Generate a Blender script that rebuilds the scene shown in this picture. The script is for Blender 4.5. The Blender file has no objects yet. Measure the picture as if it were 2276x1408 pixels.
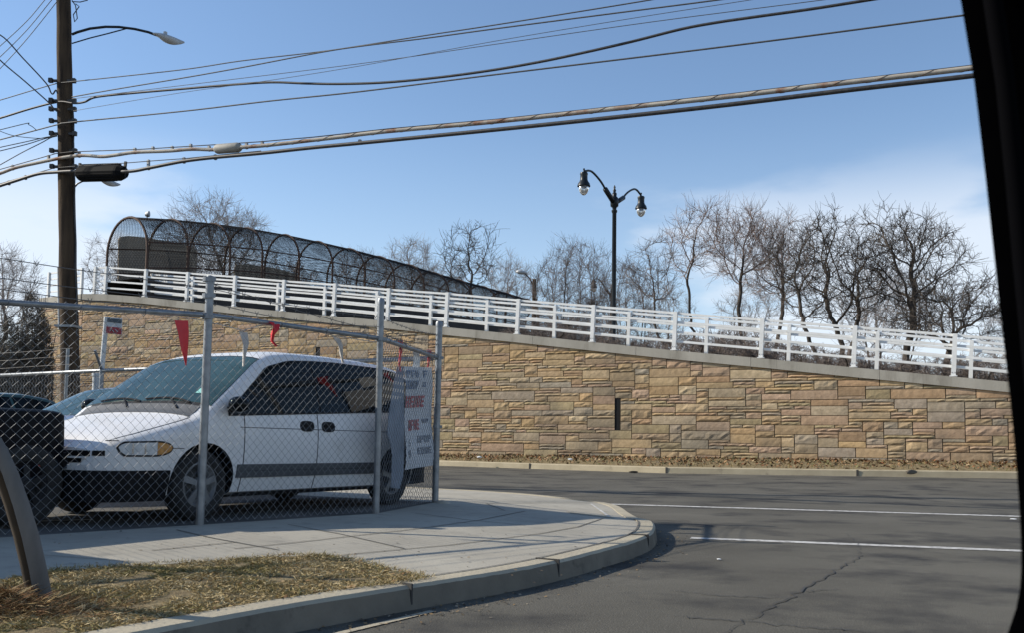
import bpy, bmesh, math, random
from mathutils import Vector, Matrix
from mathutils.bvhtree import BVHTree
R = math.radians
rnd = random.Random(7)
scene = bpy.context.scene
COL = scene.collection

# ------------------------------------------------------------------ camera
FPX, PX, PY = 2100.0, 1138.0, 852.0          # focal length and principal point in photo pixels
CAM = Vector((0, 0, 0.93))
pitch, roll = math.atan(140 / FPX), R(0.8)
Fw = Vector((0, math.cos(pitch), math.sin(pitch)))
R0 = Vector((1, 0, 0)); U0 = Vector((0, -math.sin(pitch), math.cos(pitch)))
Rc = R0 * math.cos(roll) + U0 * math.sin(roll)
Uc = -R0 * math.sin(roll) + U0 * math.cos(roll)
def ray(x, y): return Fw * FPX + Rc * (x - PX) - Uc * (y - PY)
def at(x, y, Y):
    d = ray(x, y); return CAM + d * (Y / d.y)
def ground(x, y, z=0.0):
    d = ray(x, y); return CAM + d * ((z - CAM.z) / d.z)
def onplane(x, y, p0, n):
    d = ray(x, y); return CAM + d * ((p0 - CAM).dot(n) / d.dot(n))
def proj(p):
    v = Vector(p) - CAM; k = FPX / v.dot(Fw)
    return PX + v.dot(Rc) * k, PY - v.dot(Uc) * k

cd = bpy.data.cameras.new("camera"); cam = bpy.data.objects.new("camera", cd); COL.objects.link(cam)
cam.matrix_world = Matrix.Translation(CAM) @ Matrix((Rc, Uc, -Fw)).transposed().to_4x4()
cd.sensor_width = 36; cd.lens = 36 * FPX / 2276
cd.shift_y = (PY - 704) / 2276; cd.clip_start = .05; cd.clip_end = 3000
cd.dof.use_dof = True; cd.dof.focus_distance = 16; cd.dof.aperture_fstop = 13
scene.camera = cam

# ------------------------------------------------------------------ tags and builders
def tag(o, label=None, cat=None, group=None, kind=None):
    if label: o['label'] = label
    if cat: o['category'] = cat
    if group: o['group'] = group
    if kind: o['kind'] = kind
    return o
def thing(name, loc, label, cat, group=None, rz=0):
    o = bpy.data.objects.new(name, None); COL.objects.link(o)
    o.location = loc; o.rotation_euler = (0, 0, rz); o.empty_display_size = .2
    return tag(o, label, cat, group)

class MB:
    def __init__(s): s.v = []; s.f = []; s.c = []; s.m = []
    def face(s, idx, c=None, m=0): s.f.append(idx); s.c.append(c); s.m.append(m)
    def quad(s, a, b, c, d, col=None, m=0):
        n = len(s.v); s.v += [tuple(a), tuple(b), tuple(c), tuple(d)]; s.face((n, n+1, n+2, n+3), col, m)
    def poly(s, pts, col=None, m=0):
        n = len(s.v); s.v += [tuple(p) for p in pts]; s.face(tuple(range(n, n+len(pts))), col, m)
    def grid(s, rows, col=None, m=0, closed=False):
        n = len(s.v); w = len(rows[0])
        for r in rows: s.v += [tuple(p) for p in r]
        for i in range(len(rows)-1):
            for j in range(w if closed else w-1):
                k = (j+1) % w
                s.face((n+i*w+j, n+i*w+k, n+(i+1)*w+k, n+(i+1)*w+j), col, m)
        return n
    def hexa(s, p, col=None, m=0):      # 8 points: bottom ring 0-3, top ring 4-7
        n = len(s.v); s.v += [tuple(q) for q in p]
        for q in ((3,2,1,0),(4,5,6,7),(0,1,5,4),(1,2,6,5),(2,3,7,6),(3,0,4,7)): s.face(tuple(n+i for i in q), col, m)
    def box(s, c, sz, ax=None, col=None, m=0):
        c = Vector(c); X, Y, Z = ax if ax else (Vector((1,0,0)), Vector((0,1,0)), Vector((0,0,1)))
        X = X*(sz[0]/2); Y = Y*(sz[1]/2); Z = Z*(sz[2]/2)
        s.hexa([c-X-Y-Z, c+X-Y-Z, c+X+Y-Z, c-X+Y-Z, c-X-Y+Z, c+X-Y+Z, c+X+Y+Z, c-X+Y+Z], col, m)
    def bar(s, a, b, w, h, up=Vector((0,0,1)), col=None, m=0):   # box from a to b
        a = Vector(a); b = Vector(b); d = (b-a); L = d.length; d.normalize()
        sd = d.cross(up).normalized(); u = sd.cross(d)
        s.box((a+b)/2, (L, w, h), (d, sd, u), col, m)
    def tube(s, pts, rad, sides=6, cap=True, col=None, m=0):
        pts = [Vector(p) for p in pts]; n0 = len(s.v); N = len(pts)
        prev = None
        for i, p in enumerate(pts):
            t = (pts[min(i+1, N-1)] - pts[max(i-1, 0)])
            if t.length < 1e-9: t = Vector((0,0,1))
            t.normalize()
            if prev is None:
                ref = Vector((0,0,1)) if abs(t.z) < .9 else Vector((1,0,0))
                nn = t.cross(ref)
            else: nn = prev - t*prev.dot(t)
            nn.normalize(); prev = nn; b = t.cross(nn)
            r = rad(i/(max(N-1,1))) if callable(rad) else (rad[i] if isinstance(rad, (list, tuple)) else rad)
            for k in range(sides):
                a = 2*math.pi*k/sides
                q = p + nn*(math.cos(a)*r) + b*(math.sin(a)*r); s.v.append((q.x, q.y, q.z))
        for i in range(N-1):
            for k in range(sides):
                l = (k+1) % sides
                s.face((n0+i*sides+k, n0+i*sides+l, n0+(i+1)*sides+l, n0+(i+1)*sides+k), col, m)
        if cap:
            s.face(tuple(n0+k for k in range(sides-1,-1,-1)), col, m); s.face(tuple(n0+(N-1)*sides+k for k in range(sides)), col, m)
    def lathe(s, prof, c=(0,0,0), ax=None, sides=20, col=None, m=0):   # prof: (r, h) along Z axis of ax
        c = Vector(c); X, Y, Z = ax if ax else (Vector((1,0,0)), Vector((0,1,0)), Vector((0,0,1)))
        rows = []
        for r, h in prof:
            r = max(r, 1e-4)
            rows.append([c + X*(r*math.cos(2*math.pi*k/sides)) + Y*(r*math.sin(2*math.pi*k/sides)) + Z*h for k in range(sides)])
        n = s.grid(rows, col, m, closed=True); w = sides
        s.face(tuple(n+k for k in range(w-1,-1,-1)), col, m); s.face(tuple(n+(len(prof)-1)*w+k for k in range(w)), col, m)

def obj(name, mb, mat, parent=None, smooth=False, local=False, angle=None):
    me = bpy.data.meshes.new(name)
    off = Vector((0,0,0))
    if parent is not None and not local:
        q = parent
        while q is not None: off += q.location; q = q.parent
    v = mb.v if off.length == 0 else [(a-off.x, b-off.y, c-off.z) for a, b, c in mb.v]
    me.from_pydata(v, [], mb.f)
    for mm in (mat if isinstance(mat, (list, tuple)) else [mat]): me.materials.append(mm)
    if any(mb.m): me.polygons.foreach_set('material_index', mb.m)
    if any(c is not None for c in mb.c):
        a = me.color_attributes.new('tint', 'FLOAT_COLOR', 'CORNER')
        buf = []
        for f, c in zip(mb.f, mb.c):
            c = c or (.5,.5,.5)
            for _ in f: buf += [c[0], c[1], c[2], 1.0]
        a.data.foreach_set('color', buf)
    if smooth: me.polygons.foreach_set('use_smooth', [True]*len(me.polygons))
    me.update()
    if smooth and angle: me.set_sharp_from_angle(angle=R(angle))
    o = bpy.data.objects.new(name, me); COL.objects.link(o)
    if parent is not None: o.parent = parent
    return o
def struct(name, mb, mat, smooth=False): return tag(obj(name, mb, mat, smooth=smooth), kind='structure')
def solo(name, mb, mat, label, cat, group=None, smooth=False, angle=None):
    # a thing that is one mesh: origin at its base
    xs = [v[0] for v in mb.v]; ys = [v[1] for v in mb.v]; zs = [v[2] for v in mb.v]
    o = Vector(((min(xs)+max(xs))/2, (min(ys)+max(ys))/2, min(zs)))
    mb.v = [(a-o.x, b-o.y, c-o.z) for a, b, c in mb.v]
    ob = obj(name, mb, mat, smooth=smooth, angle=angle); ob.location = o
    return tag(ob, label, cat, group)

# ------------------------------------------------------------------ materials
def mat(name, c1, c2=None, scale=4.0, rough=.7, metal=0.0, bump=0.0, bscale=None, spec=.5, coat=0.0,
        lo=.35, hi=.65, tint=False, stretch=None, c3=None, scale3=30., f3=.5, c4=None, scale4=.9, f4=.55, w4=.16, k4=.8, emit=None, trans=0.0, coords='Object', detail=6):
    m = bpy.data.materials.new(name); m.use_nodes = True
    nt = m.node_tree; N = nt.nodes; Lk = nt.links
    b = N['Principled BSDF']
    b.inputs['Roughness'].default_value = rough; b.inputs['Metallic'].default_value = metal
    b.inputs['Specular IOR Level'].default_value = spec; b.inputs['Coat Weight'].default_value = coat
    b.inputs['Coat Roughness'].default_value = .05
    b.inputs['Transmission Weight'].default_value = trans
    tc = N.new('ShaderNodeTexCoord'); vec = tc.outputs[coords]
    if coords == 'World': pass
    if stretch:
        mp = N.new('ShaderNodeMapping'); mp.inputs['Scale'].default_value = stretch; Lk.new(vec, mp.inputs['Vector']); vec = mp.outputs['Vector']
    def noise(sc, det=detail):
        n = N.new('ShaderNodeTexNoise'); n.inputs['Scale'].default_value = sc; n.inputs['Detail'].default_value = det
        n.inputs['Roughness'].default_value = .6; Lk.new(vec, n.inputs['Vector']); return n.outputs['Fac']
    def ramp(src, a, bb):
        r = N.new('ShaderNodeMapRange'); r.inputs['From Min'].default_value = a; r.inputs['From Max'].default_value = bb
        Lk.new(src, r.inputs['Value']); return r.outputs['Result']
    def mix(fac, A, B, mode='MIX'):
        x = N.new('ShaderNodeMix'); x.data_type = 'RGBA'; x.blend_type = mode
        if isinstance(fac, float): x.inputs[0].default_value = fac
        else: Lk.new(fac, x.inputs[0])
        for k, q in ((6, A), (7, B)):
            if isinstance(q, tuple): x.inputs[k].default_value = (*q, 1)
            else: Lk.new(q, x.inputs[k])
        return x.outputs[2]
    col = None
    if tint:
        at_ = N.new('ShaderNodeAttribute'); at_.attribute_name = 'tint'; col = at_.outputs['Color']
        if c2 is not None:
            col = mix(ramp(noise(scale), lo, hi), col, mix(1.0, col, c2, 'MULTIPLY'))
    elif c2 is not None: col = mix(ramp(noise(scale), lo, hi), c1, c2)
    if c3 is not None:
        base = col if col is not None else c1
        col = mix(ramp(noise(scale3), f3, f3+.18), base, c3)
    if c4 is not None:
        g = N.new('ShaderNodeMath'); g.operation = 'MULTIPLY'; g.inputs[1].default_value = k4; Lk.new(ramp(noise(scale4), f4, f4+w4), g.inputs[0]); col = mix(g.outputs[0], col if col is not None else c1, c4)
    if col is not None: Lk.new(col, b.inputs['Base Color'])
    else: b.inputs['Base Color'].default_value = (*c1, 1)
    if bump:
        bp = N.new('ShaderNodeBump'); bp.inputs['Strength'].default_value = 1.0; bp.inputs['Distance'].default_value = bump
        Lk.new(noise(bscale or scale*6, 8), bp.inputs['Height']); Lk.new(bp.outputs['Normal'], b.inputs['Normal'])
    if emit:
        b.inputs['Emission Color'].default_value = (*emit, 1); b.inputs['Emission Strength'].default_value = 1
    return m

M = {}
M['asphalt'] = mat('asphalt', (.069,.064,.052), (.122,.114,.094), scale=.42, rough=.9, bump=.006, bscale=90, c3=(.24,.225,.19), scale3=95, f3=.56, lo=.3, hi=.7, spec=.2, c4=(.032,.031,.03), scale4=.75, f4=.50, w4=.14, k4=.85)
M['lot'] = mat('lot_asphalt', (.07,.068,.064), (.13,.125,.115), scale=1.2, rough=.92, bump=.006, bscale=70, spec=.25)
M['ground'] = mat('dry_ground', (.10,.085,.05), (.16,.13,.08), scale=.4, rough=1, bump=.05, bscale=4, spec=.1)
M['concrete'] = mat('pavement_concrete', (.39,.362,.298), (.315,.29,.238), scale=.9, rough=.9, bump=.003, bscale=60, c3=(.25,.235,.2), scale3=5, f3=.54, spec=.3, c4=(.2,.19,.165), scale4=.8, f4=.55, w4=.2, k4=.6)
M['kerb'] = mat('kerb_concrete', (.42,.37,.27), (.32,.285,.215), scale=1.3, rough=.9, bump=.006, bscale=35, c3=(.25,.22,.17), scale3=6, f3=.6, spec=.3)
M['kerb_face'] = mat('kerb_face_shade', (.20,.18,.145), (.14,.128,.105), scale=2.2, rough=.95, bump=.006, bscale=30, c3=(.08,.075,.065), scale3=6, f3=.58, spec=.1)  # kerb concrete made darker: the face's shade is painted into the colour
M['kerb_far'] = mat('far_kerb_concrete', (.42,.36,.25), (.33,.28,.19), scale=1.3, rough=.9, bump=.006, bscale=35, c3=(.2,.17,.12), scale3=3, f3=.62, spec=.3)
M['coping'] = mat('coping_concrete', (.40,.375,.32), (.30,.28,.235), scale=.8, rough=.92, bump=.008, bscale=25, c3=(.22,.20,.165), scale3=1.6, f3=.55, stretch=(1,1,.25), spec=.25)
M['stone'] = mat('ledge_stone', (.4,.3,.2), (.74,.73,.71), scale=5, rough=.95, tint=True, bump=.013, bscale=11, c4=(.13,.115,.095), scale4=.33, f4=.50, w4=.18, k4=.62, c3=(.17,.13,.09), scale3=3.5, f3=.66, spec=.2)
M['mortar'] = mat('stone_joint', (.04,.032,.024), (.07,.056,.042), scale=3, rough=1, spec=.1)
M['paint'] = mat('road_paint', (.55,.54,.51), (.40,.39,.365), scale=6, rough=.85, c3=(.12,.114,.10), scale3=13, f3=.5)
M['crack'] = mat('tar', (.028,.027,.025), (.045,.043,.04), scale=8, rough=.8)
M['joint'] = mat('pavement_joint', (.07,.065,.055), (.15,.14,.12), scale=5, rough=1)
M['white_rail'] = mat('white_rail_paint', (.80,.80,.78), (.70,.70,.67), scale=2, rough=.45, c3=(.45,.40,.33), scale3=9, f3=.61)
M['galv'] = mat('galvanised', (.27,.285,.295), (.17,.18,.19), scale=9, rough=.42, metal=.55, spec=.5)
M['wire'] = mat('fence_wire', (.25,.26,.265), (.17,.175,.18), scale=5, rough=.6, metal=.3)
M['barb'] = mat('barbed_wire', (.16,.15,.14), rough=.6, metal=.5)
M['mesh_dark'] = mat('dark_mesh', (.02,.019,.02), rough=.8, spec=.15)
M['rust'] = mat('rusty_steel', (.10,.055,.035), (.055,.035,.028), scale=6, rough=.8, metal=.2)
M['deck'] = mat('girder_paint', (.030,.026,.024), (.05,.042,.036), scale=1, rough=.8)
M['signback'] = mat('sign_back', (.30,.24,.17), (.40,.32,.23), scale=1.2, rough=.75, c3=(.12,.1,.08), scale3=5, f3=.66, stretch=(1,1,.3))
M['pole'] = mat('creosote_wood', (.085,.058,.036), (.035,.025,.018), scale=7, rough=.95, bump=.02, bscale=14, stretch=(1,1,.12), spec=.2)
M['lampiron'] = mat('lamp_iron', (.010,.014,.018), (.015,.02,.024), scale=5, rough=.4, coat=.05, spec=.25)
M['cobra'] = mat('lamp_housing', (.50,.51,.51), (.38,.39,.39), scale=5, rough=.5, metal=.2)
M['lampglass'] = mat('lamp_glass', (.75,.77,.78), rough=.12, trans=.75, spec=.6)
M['splice_black'] = mat('splice_black', (.006,.006,.007), (.009,.009,.010), scale=20, rough=.8, spec=.08)
M['rubber_black'] = mat('cable_black', (.022,.022,.024), (.05,.048,.046), scale=12, rough=.55)
M['wirealu'] = mat('wire_grey', (.09,.09,.088), (.06,.06,.058), scale=9, rough=.6, metal=.1)
M['rustcable'] = mat('rusted_pale_cable', (.42,.39,.33), (.32,.29,.25), scale=3, rough=.7, spec=.25, c3=(.22,.10,.055), scale3=2.6, f3=.5)
M['case'] = mat('splice_case_pale', (.36,.345,.31), (.28,.27,.24), scale=6, rough=.65, spec=.25)
M['bark'] = mat('bark', (.105,.088,.072), (.06,.05,.042), scale=3, rough=.95, bump=.03, bscale=14, stretch=(1,1,.4), spec=.15)
M['twig'] = mat('twig', (.23,.19,.165), (.15,.125,.11), scale=1.0, rough=.95, spec=.15)
M['twig_pale'] = mat('twig_pale', (.36,.32,.295), (.25,.22,.20), scale=1.0, rough=.95, spec=.1)
M['twig_red'] = mat('twig_warm', (.31,.235,.20), (.21,.16,.135), scale=.8, rough=.95, spec=.15)
M['brush'] = mat('brush_leaf', (.17,.145,.115), (.10,.09,.072), scale=1.1, rough=.95, spec=.15)
M['leaf'] = mat('fallen_leaf', (.2,.12,.06), (.7,.7,.7), scale=20, rough=.9, tint=True, spec=.2)
M['grass'] = mat('grass_blade', (.2,.2,.1), (.75,.75,.75), scale=6, rough=.9, tint=True, spec=.2)
M['soil'] = mat('verge_soil', (.17,.13,.075), (.25,.20,.115), scale=7, rough=1, bump=.02, bscale=40, spec=.1)
M['pillar'] = mat('car_trim', (.0006,.0006,.0008), (.001,.001,.0012), scale=30, rough=1, spec=0)
M['seal'] = mat('rubber_seal', (.0015,.0015,.002), rough=.9, spec=.02)
# vehicles
M['white_paint'] = mat('white_car_paint', (.72,.72,.72), (.66,.66,.65), scale=1.5, rough=.35, coat=.12, spec=.35, c3=(.50,.48,.44), scale3=2.2, f3=.6)
M['black_paint'] = mat('black_car_paint', (.003,.003,.005), rough=.45, spec=.10)
M['dark_rim'] = mat('dark_rim', (.02,.02,.021), rough=.6, spec=.2)
M['green_paint'] = mat('dark_green_paint', (.015,.055,.045), rough=.3, coat=.5)
M['blue_paint'] = mat('grey_blue_paint', (.085,.10,.16), rough=.3, coat=.5)
M['cladding'] = mat('grey_cladding', (.07,.075,.082), (.055,.06,.065), scale=8, rough=.6)
M['bumper'] = mat('dark_bumper', (.009,.009,.010), (.013,.013,.014), scale=6, rough=.7, spec=.15)
M['black_trim'] = mat('black_trim', (.006,.006,.007), rough=.55, spec=.2)
M['glass_dark'] = mat('dark_glass', (.004,.006,.007), rough=.05, spec=.16)
M['glass_teal'] = mat('windscreen_glass', (.035,.075,.078), (.02,.045,.048), scale=1.5, rough=.04, spec=.24)
M['tyre'] = mat('tyre_rubber', (.012,.012,.012), (.022,.021,.02), scale=20, rough=.85, bump=.002, bscale=60)
M['rim'] = mat('wheel_cover', (.20,.205,.21), (.13,.135,.14), scale=7, rough=.45, metal=.3)
M['chrome'] = mat('bright_metal', (.62,.63,.65), rough=.15, metal=1.0)
M['lens'] = mat('headlamp_lens', (.42,.45,.46), (.68,.70,.70), scale=9, rough=.1, spec=.8, coat=.6)
M['amber'] = mat('amber_lens', (.40,.17,.035), (.55,.30,.10), scale=25, rough=.15, coat=.6)
M['redlens'] = mat('red_lens', (.25,.01,.01), rough=.15, coat=.5)
M['sticker'] = mat('sticker', (.25,.55,.50), rough=.5)
# banners and flags
M['red_flag'] = mat('red_pennant', (.62,.02,.025), (.5,.012,.02), scale=12, rough=.5, trans=0)
M['white_flag'] = mat('faded_white_pennant', (.55,.53,.50), (.42,.40,.38), scale=10, rough=.6)
M['banner'] = mat('white_banner_vinyl', (.60,.61,.62), (.52,.53,.54), scale=3, rough=.6, spec=.2)
M['banner_fold_shade'] = mat('banner_fold_shade', (.27,.30,.34), (.20,.225,.26), scale=4, rough=.7, spec=.1)  # same white vinyl, with the flap's blue-grey shade put into its colour
M['ink_blue'] = mat('banner_blue', (.10,.15,.25), (.3,.34,.4), scale=18, rough=.6)
M['ink_red'] = mat('banner_red', (.42,.07,.08), (.46,.2,.2), scale=18, rough=.6)
M['ink_black'] = mat('banner_dark', (.10,.12,.16), (.28,.3,.33), scale=18, rough=.6)
M['sign_red'] = mat('sign_red', (.30,.02,.03), (.22,.015,.02), scale=10, rough=.5)
M['sign_dark'] = mat('sign_dark', (.03,.045,.06), (.05,.07,.08), scale=10, rough=.5)
M['sign_white'] = mat('sign_white', (.55,.57,.57), (.4,.42,.42), scale=8, rough=.6)
M['guard'] = mat('weathered_guard', (.145,.14,.132), (.085,.082,.077), scale=5, rough=.85, bump=.008, bscale=14, c3=(.09,.08,.07), scale3=9, f3=.6, stretch=(1,1,.3))
M['guard_in'] = mat('guard_inside', (.03,.022,.015), (.05,.035,.02), scale=6, rough=.95)
M['litter'] = mat('litter', (.7,.7,.68), rough=.8)
# ================================================================== SETTING
UP = Vector((0,0,1))
def flat(v): return Vector((v.x, v.y, 0))
WA = at(213, 654, 49.5); WB = at(2123, 839.5, 31.6)
Wd = flat(WB-WA).normalized(); Wn = Vector((Wd.y, -Wd.x, 0))        # along the wall, out of the wall
if Wn.y > 0: Wn = -Wn
def wpt(s, z, out=0.0):
    p = WA + Wd*s + Wn*out; return Vector((p.x, p.y, z))
def wpx(x, y, out=0.0): return onplane(x, y, WA + Wn*out, Wn)
def s_of(p): return (p-WA).dot(Wd)
def lerp_list(L, x):
    if x <= L[0][0]: a, b = L[0], L[1]
    elif x >= L[-1][0]: a, b = L[-2], L[-1]
    else:
        for a, b in zip(L, L[1:]):
            if a[0] <= x <= b[0]: break
    t = (x-a[0])/(b[0]-a[0]); return a[1]+(b[1]-a[1])*t
POSTS = [(213,592.8,654),(237,592,654.5),(325,598,661),(418,604.7,671),(523,612.6,682.5),(632,622,693),(745,630,704),(865,641,715),
         (995,650,729),(1153,664.7,745),(1320,678,762.5),(1502,693,781),(1695,709,798.5),(1901,725,819),(2123,743,839.5),(2368,762,862.5),(2640,784,888)]
CT = [(s_of(wpx(x, yb)), wpx(x, yb).z) for x, yt, yb in POSTS]
def cop(s): return lerp_list(CT, s)
S0 = s_of(wpx(186, 657)); S1 = s_of(wpx(2640, 888))

# ---- far kerb and road
KB = [(974,1037,37.5),(1176,1044,35),(1483,1054,31.6),(1906,1060.5,29.6),(2261,1066,28.2)]
kp = [at(*k) for k in KB]
d0 = (kp[0]-kp[1]).normalized(); d1 = (kp[-1]-kp[-2]).normalized()
kp = [kp[0]+d0*40, kp[0]+d0*12] + kp + [kp[-1]+d1*8, kp[-1]+d1*45]
for k in (0, 1): kp[k].z = kp[2].z
kp[-1].z = kp[-2].z = kp[-3].z
mb = MB()
rows = [[Vector((-90+22*i, -60, 0)) for i in range(len(kp))], [Vector((p.x*1.0, 16.5, 0)) for p in kp], [p+Vector((0,0,.004)) for p in kp]]
rows[1][0].x = -90; rows[1][-1].x = 90
mb.grid(rows); struct('road', mb, M['asphalt'])
mb = MB(); mb.quad((-900,-300,-.08),(900,-300,-.08),(900,1800,-.08),(-900,1800,-.08)); struct('ground', mb, M['ground'])
KH = .21
def back(p, d, z):
    q = p - Wn*d; return Vector((q.x, q.y, z))
mb = MB()
rows = [[Vector((p.x,p.y,p.z-.06)) for p in kp], [back(p,.02,p.z+KH-.03) for p in kp], [back(p,.05,p.z+KH) for p in kp], [back(p,.2,p.z+KH+.005) for p in kp], [back(p,.22,p.z-.05) for p in kp]]
mb.grid(rows); struct('far_kerb', mb, M['kerb_far'])
mb = MB()
for x, y in ((1178,1044),(1482,1054),(1906,1060.5)):
    # joints in the far kerb
    best = min(((kp[i]+(kp[i+1]-kp[i])*(j/200) ) for i in range(len(kp)-1) for j in range(200)), key=lambda p: abs(proj(p)[0]-x) + (1e4 if (p-CAM).y<0 else 0))
    mb.box(best + Vector((0,0,KH/2)) + Wn*.0, (.07, .012, KH*.95), (Wd, Wn, UP))
struct('kerb_joint', mb, M['crack'])
# ---- verge between far kerb and wall
def wall_base_z(s): return lerp_list([(s_of(wpx(980,1012)), wpx(980,1012).z), (s_of(wpx(2200,1029)), wpx(2200,1029).z)], s)
mb = MB(); rows = [[], [], []]
VN = 60
for i in range(VN+1):
    s = -25 + (S1+25)*i/VN if i < VN else S1
    w = wpt(s, wall_base_z(max(s, 12)), -.05)
    # matching kerb point: intersect along Wn
    best = None
    for a, b in zip(kp, kp[1:]):
        sa, sb = s_of(a), s_of(b)
        if sa <= s <= sb: best = a+(b-a)*((s-sa)/(sb-sa))
    if best is None: continue
    k = back(best, .19, best.z+KH-.005)
    rows[0].append(k); rows[1].append(k.lerp(w,.5)+Vector((0,0,rnd.uniform(-.02,.05)))); rows[2].append(w)
mb.grid(rows); struct('verge', mb, M['soil'], smooth=True)
VROWS = rows
# leaf litter on the verge
mb = MB()
pal = [(.26,.15,.07),(.20,.10,.05),(.34,.21,.11),(.10,.06,.03),(.42,.30,.18),(.07,.05,.03),(.22,.2,.09),(.30,.13,.06)]
for i in range(9000):
    t = rnd.random()*(len(VROWS[0])-1.001); j = int(t); f = t-j; q = min(.97, max(.03, rnd.gauss(.62,.28)))
    a = VROWS[0][j].lerp(VROWS[0][j+1], f); b = VROWS[2][j].lerp(VROWS[2][j+1], f)
    c = a.lerp(b, q) + Vector((0,0,.02+rnd.random()*.07*(1-abs(q-.6))))
    if proj(c)[0] < 940 or proj(c)[0] > 2330: continue
    ang = rnd.random()*6.28; r = rnd.uniform(.03,.09); tl = rnd.uniform(-1.1,1.1)
    X = Vector((math.cos(ang), math.sin(ang), tl)).normalized()*r; Y = X.cross(Vector((rnd.uniform(-.6,.6), rnd.uniform(-.6,.6), 1))).normalized()*(r*.6)
    mb.poly([c-X, c-Y*.9, c+X, c+Y], rnd.choice(pal))
tag(obj('leaf_litter', mb, M['leaf']), kind='stuff')
mb = MB()      # dry grass tufts along the verge
for i in range(3600):
    t = rnd.random()*(len(VROWS[0])-1.001); j = int(t); f = t-j; q = rnd.choice((rnd.uniform(.02,.35), rnd.uniform(.5,1)))
    a = VROWS[0][j].lerp(VROWS[0][j+1], f); b = VROWS[2][j].lerp(VROWS[2][j+1], f); c = a.lerp(b, q)
    if proj(c)[0] < 940 or proj(c)[0] > 2330: continue
    h = rnd.uniform(.05,.2); w = rnd.uniform(.006,.014); ang = rnd.random()*6.28
    X = Vector((math.cos(ang), math.sin(ang), 0))*w
    mb.poly([c-X, c+X, c+Vector((rnd.uniform(-.08,.08), rnd.uniform(-.08,.08), h))], rnd.choice([(.30,.23,.10),(.24,.18,.08),(.14,.13,.05),(.36,.29,.15)]))
tag(obj('verge_grass', mb, M['grass']), kind='stuff')

# ---- pavement (ruled surface from the kerb to the fence line)
LOTZ = .2
FP1 = ground(444,1168,LOTZ); FP2 = ground(836,1143,LOTZ); FP3 = ground(967,1118,LOTZ)
fd = flat(FP1-FP2).normalized()
FL = FP1 + fd*2.35; FLL = FP1 + fd*10
farfd = flat(at(240,822,15.2) - at(955,795,FP3.y)).normalized()
FB = FP3 + farfd*14
def chaikin(L, n=2):
    for _ in range(n):
        o = [L[0]]
        for a, b in zip(L, L[1:]): o += [a.lerp(b,.25), a.lerp(b,.75)]
        L = o + [L[-1]]
    return L
KZ = .13
KA_, KB_ = ground(222,1405,KZ), ground(560,1345,KZ)
dd = flat(KA_-KB_).normalized()
Kin = [KA_+dd*9, KA_+dd*2, KA_, KB_] + [ground(x,y,KZ) for x,y in ((800,1308),(943,1287),(1067,1269),(1200,1245),(1301,1220),(1368,1203.6),(1411,1187),(1421,1170),(1417,1158))] \
    + [ground(1384,1152,.03), ground(1350,1121,.03), ground(1250,1110,KZ), ground(1160,1100,KZ), ground(972,1088,KZ), ground(972,1088,KZ)+farfd*14]
Kin = chaikin(Kin, 3)
def resample(L, n):
    d = [0]
    for a, b in zip(L, L[1:]): d.append(d[-1]+(b-a).length)
    out = []; j = 0
    for i in range(n):
        t = d[-1]*i/(n-1)
        while j < len(L)-2 and d[j+1] < t: j += 1
        out.append(L[j].lerp(L[j+1], (t-d[j])/max(1e-9, d[j+1]-d[j])))
    return out
# fence-side partner for each kerb point: projected on the fence polyline, monotone
Fpoly = resample([FLL, FL, FP1, FP2, FP3, FB], 400)
Fp = []; j0 = 0
for p in Kin:
    j = min(range(j0, len(Fpoly)), key=lambda j: (flat(Fpoly[j])-flat(p)).length); j0 = max(j0, j) ; Fp.append(Fpoly[j0])
mb = MB(); rows = []
for p, q in zip(Kin, Fp): rows.append([p.lerp(q, t/10) for t in range(11)])
mb.grid(rows); SW = (list(mb.v), list(mb.f))
sw = struct('pavement', mb, M['concrete'], smooth=True)
bvh = BVHTree.FromPolygons([Vector(v) for v in SW[0]], SW[1])
def onsw(x, y, lift=.004):
    d = ray(x, y).normalized(); h = bvh.ray_cast(CAM, d)
    p = h[0] if h[0] is not None else ground(x, y, KZ)
    return p + Vector((0,0,lift))
def drop(p, lift=.004):
    h = bvh.ray_cast(Vector((p.x,p.y,5)), Vector((0,0,-1)))
    return (h[0] if h[0] is not None else Vector((p.x,p.y,KZ))) + Vector((0,0,lift))
# near kerb
mb = MB(); rows = [[],[],[],[],[]]
N_ = len(Kin)
Kout = []
for i, p in enumerate(Kin):
    t = flat(Kin[min(i+1,N_-1)]-Kin[max(i-1,0)]).normalized(); n = Vector((t.y,-t.x,0))
    if i == 0: KN0 = n
    o = p + n*.17; Kout.append((o, n))
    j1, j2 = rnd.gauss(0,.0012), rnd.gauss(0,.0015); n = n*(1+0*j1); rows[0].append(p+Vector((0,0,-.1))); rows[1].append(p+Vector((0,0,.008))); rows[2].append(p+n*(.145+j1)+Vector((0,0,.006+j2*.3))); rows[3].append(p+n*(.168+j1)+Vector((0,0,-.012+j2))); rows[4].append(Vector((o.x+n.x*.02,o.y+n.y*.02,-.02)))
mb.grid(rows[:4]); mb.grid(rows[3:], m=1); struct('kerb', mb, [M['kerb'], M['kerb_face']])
def strip(mb, pts, w, lift=0.0):
    L = []; Rr = []
    for i, p in enumerate(pts):
        t = flat(pts[min(i+1,len(pts)-1)]-pts[max(i-1,0)]).normalized(); n = Vector((t.y,-t.x,0))
        ww = w[i] if isinstance(w, list) else w
        L.append(p+n*ww/2+Vector((0,0,lift))); Rr.append(p-n*ww/2+Vector((0,0,lift)))
    mb.grid([L, Rr])
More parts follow.
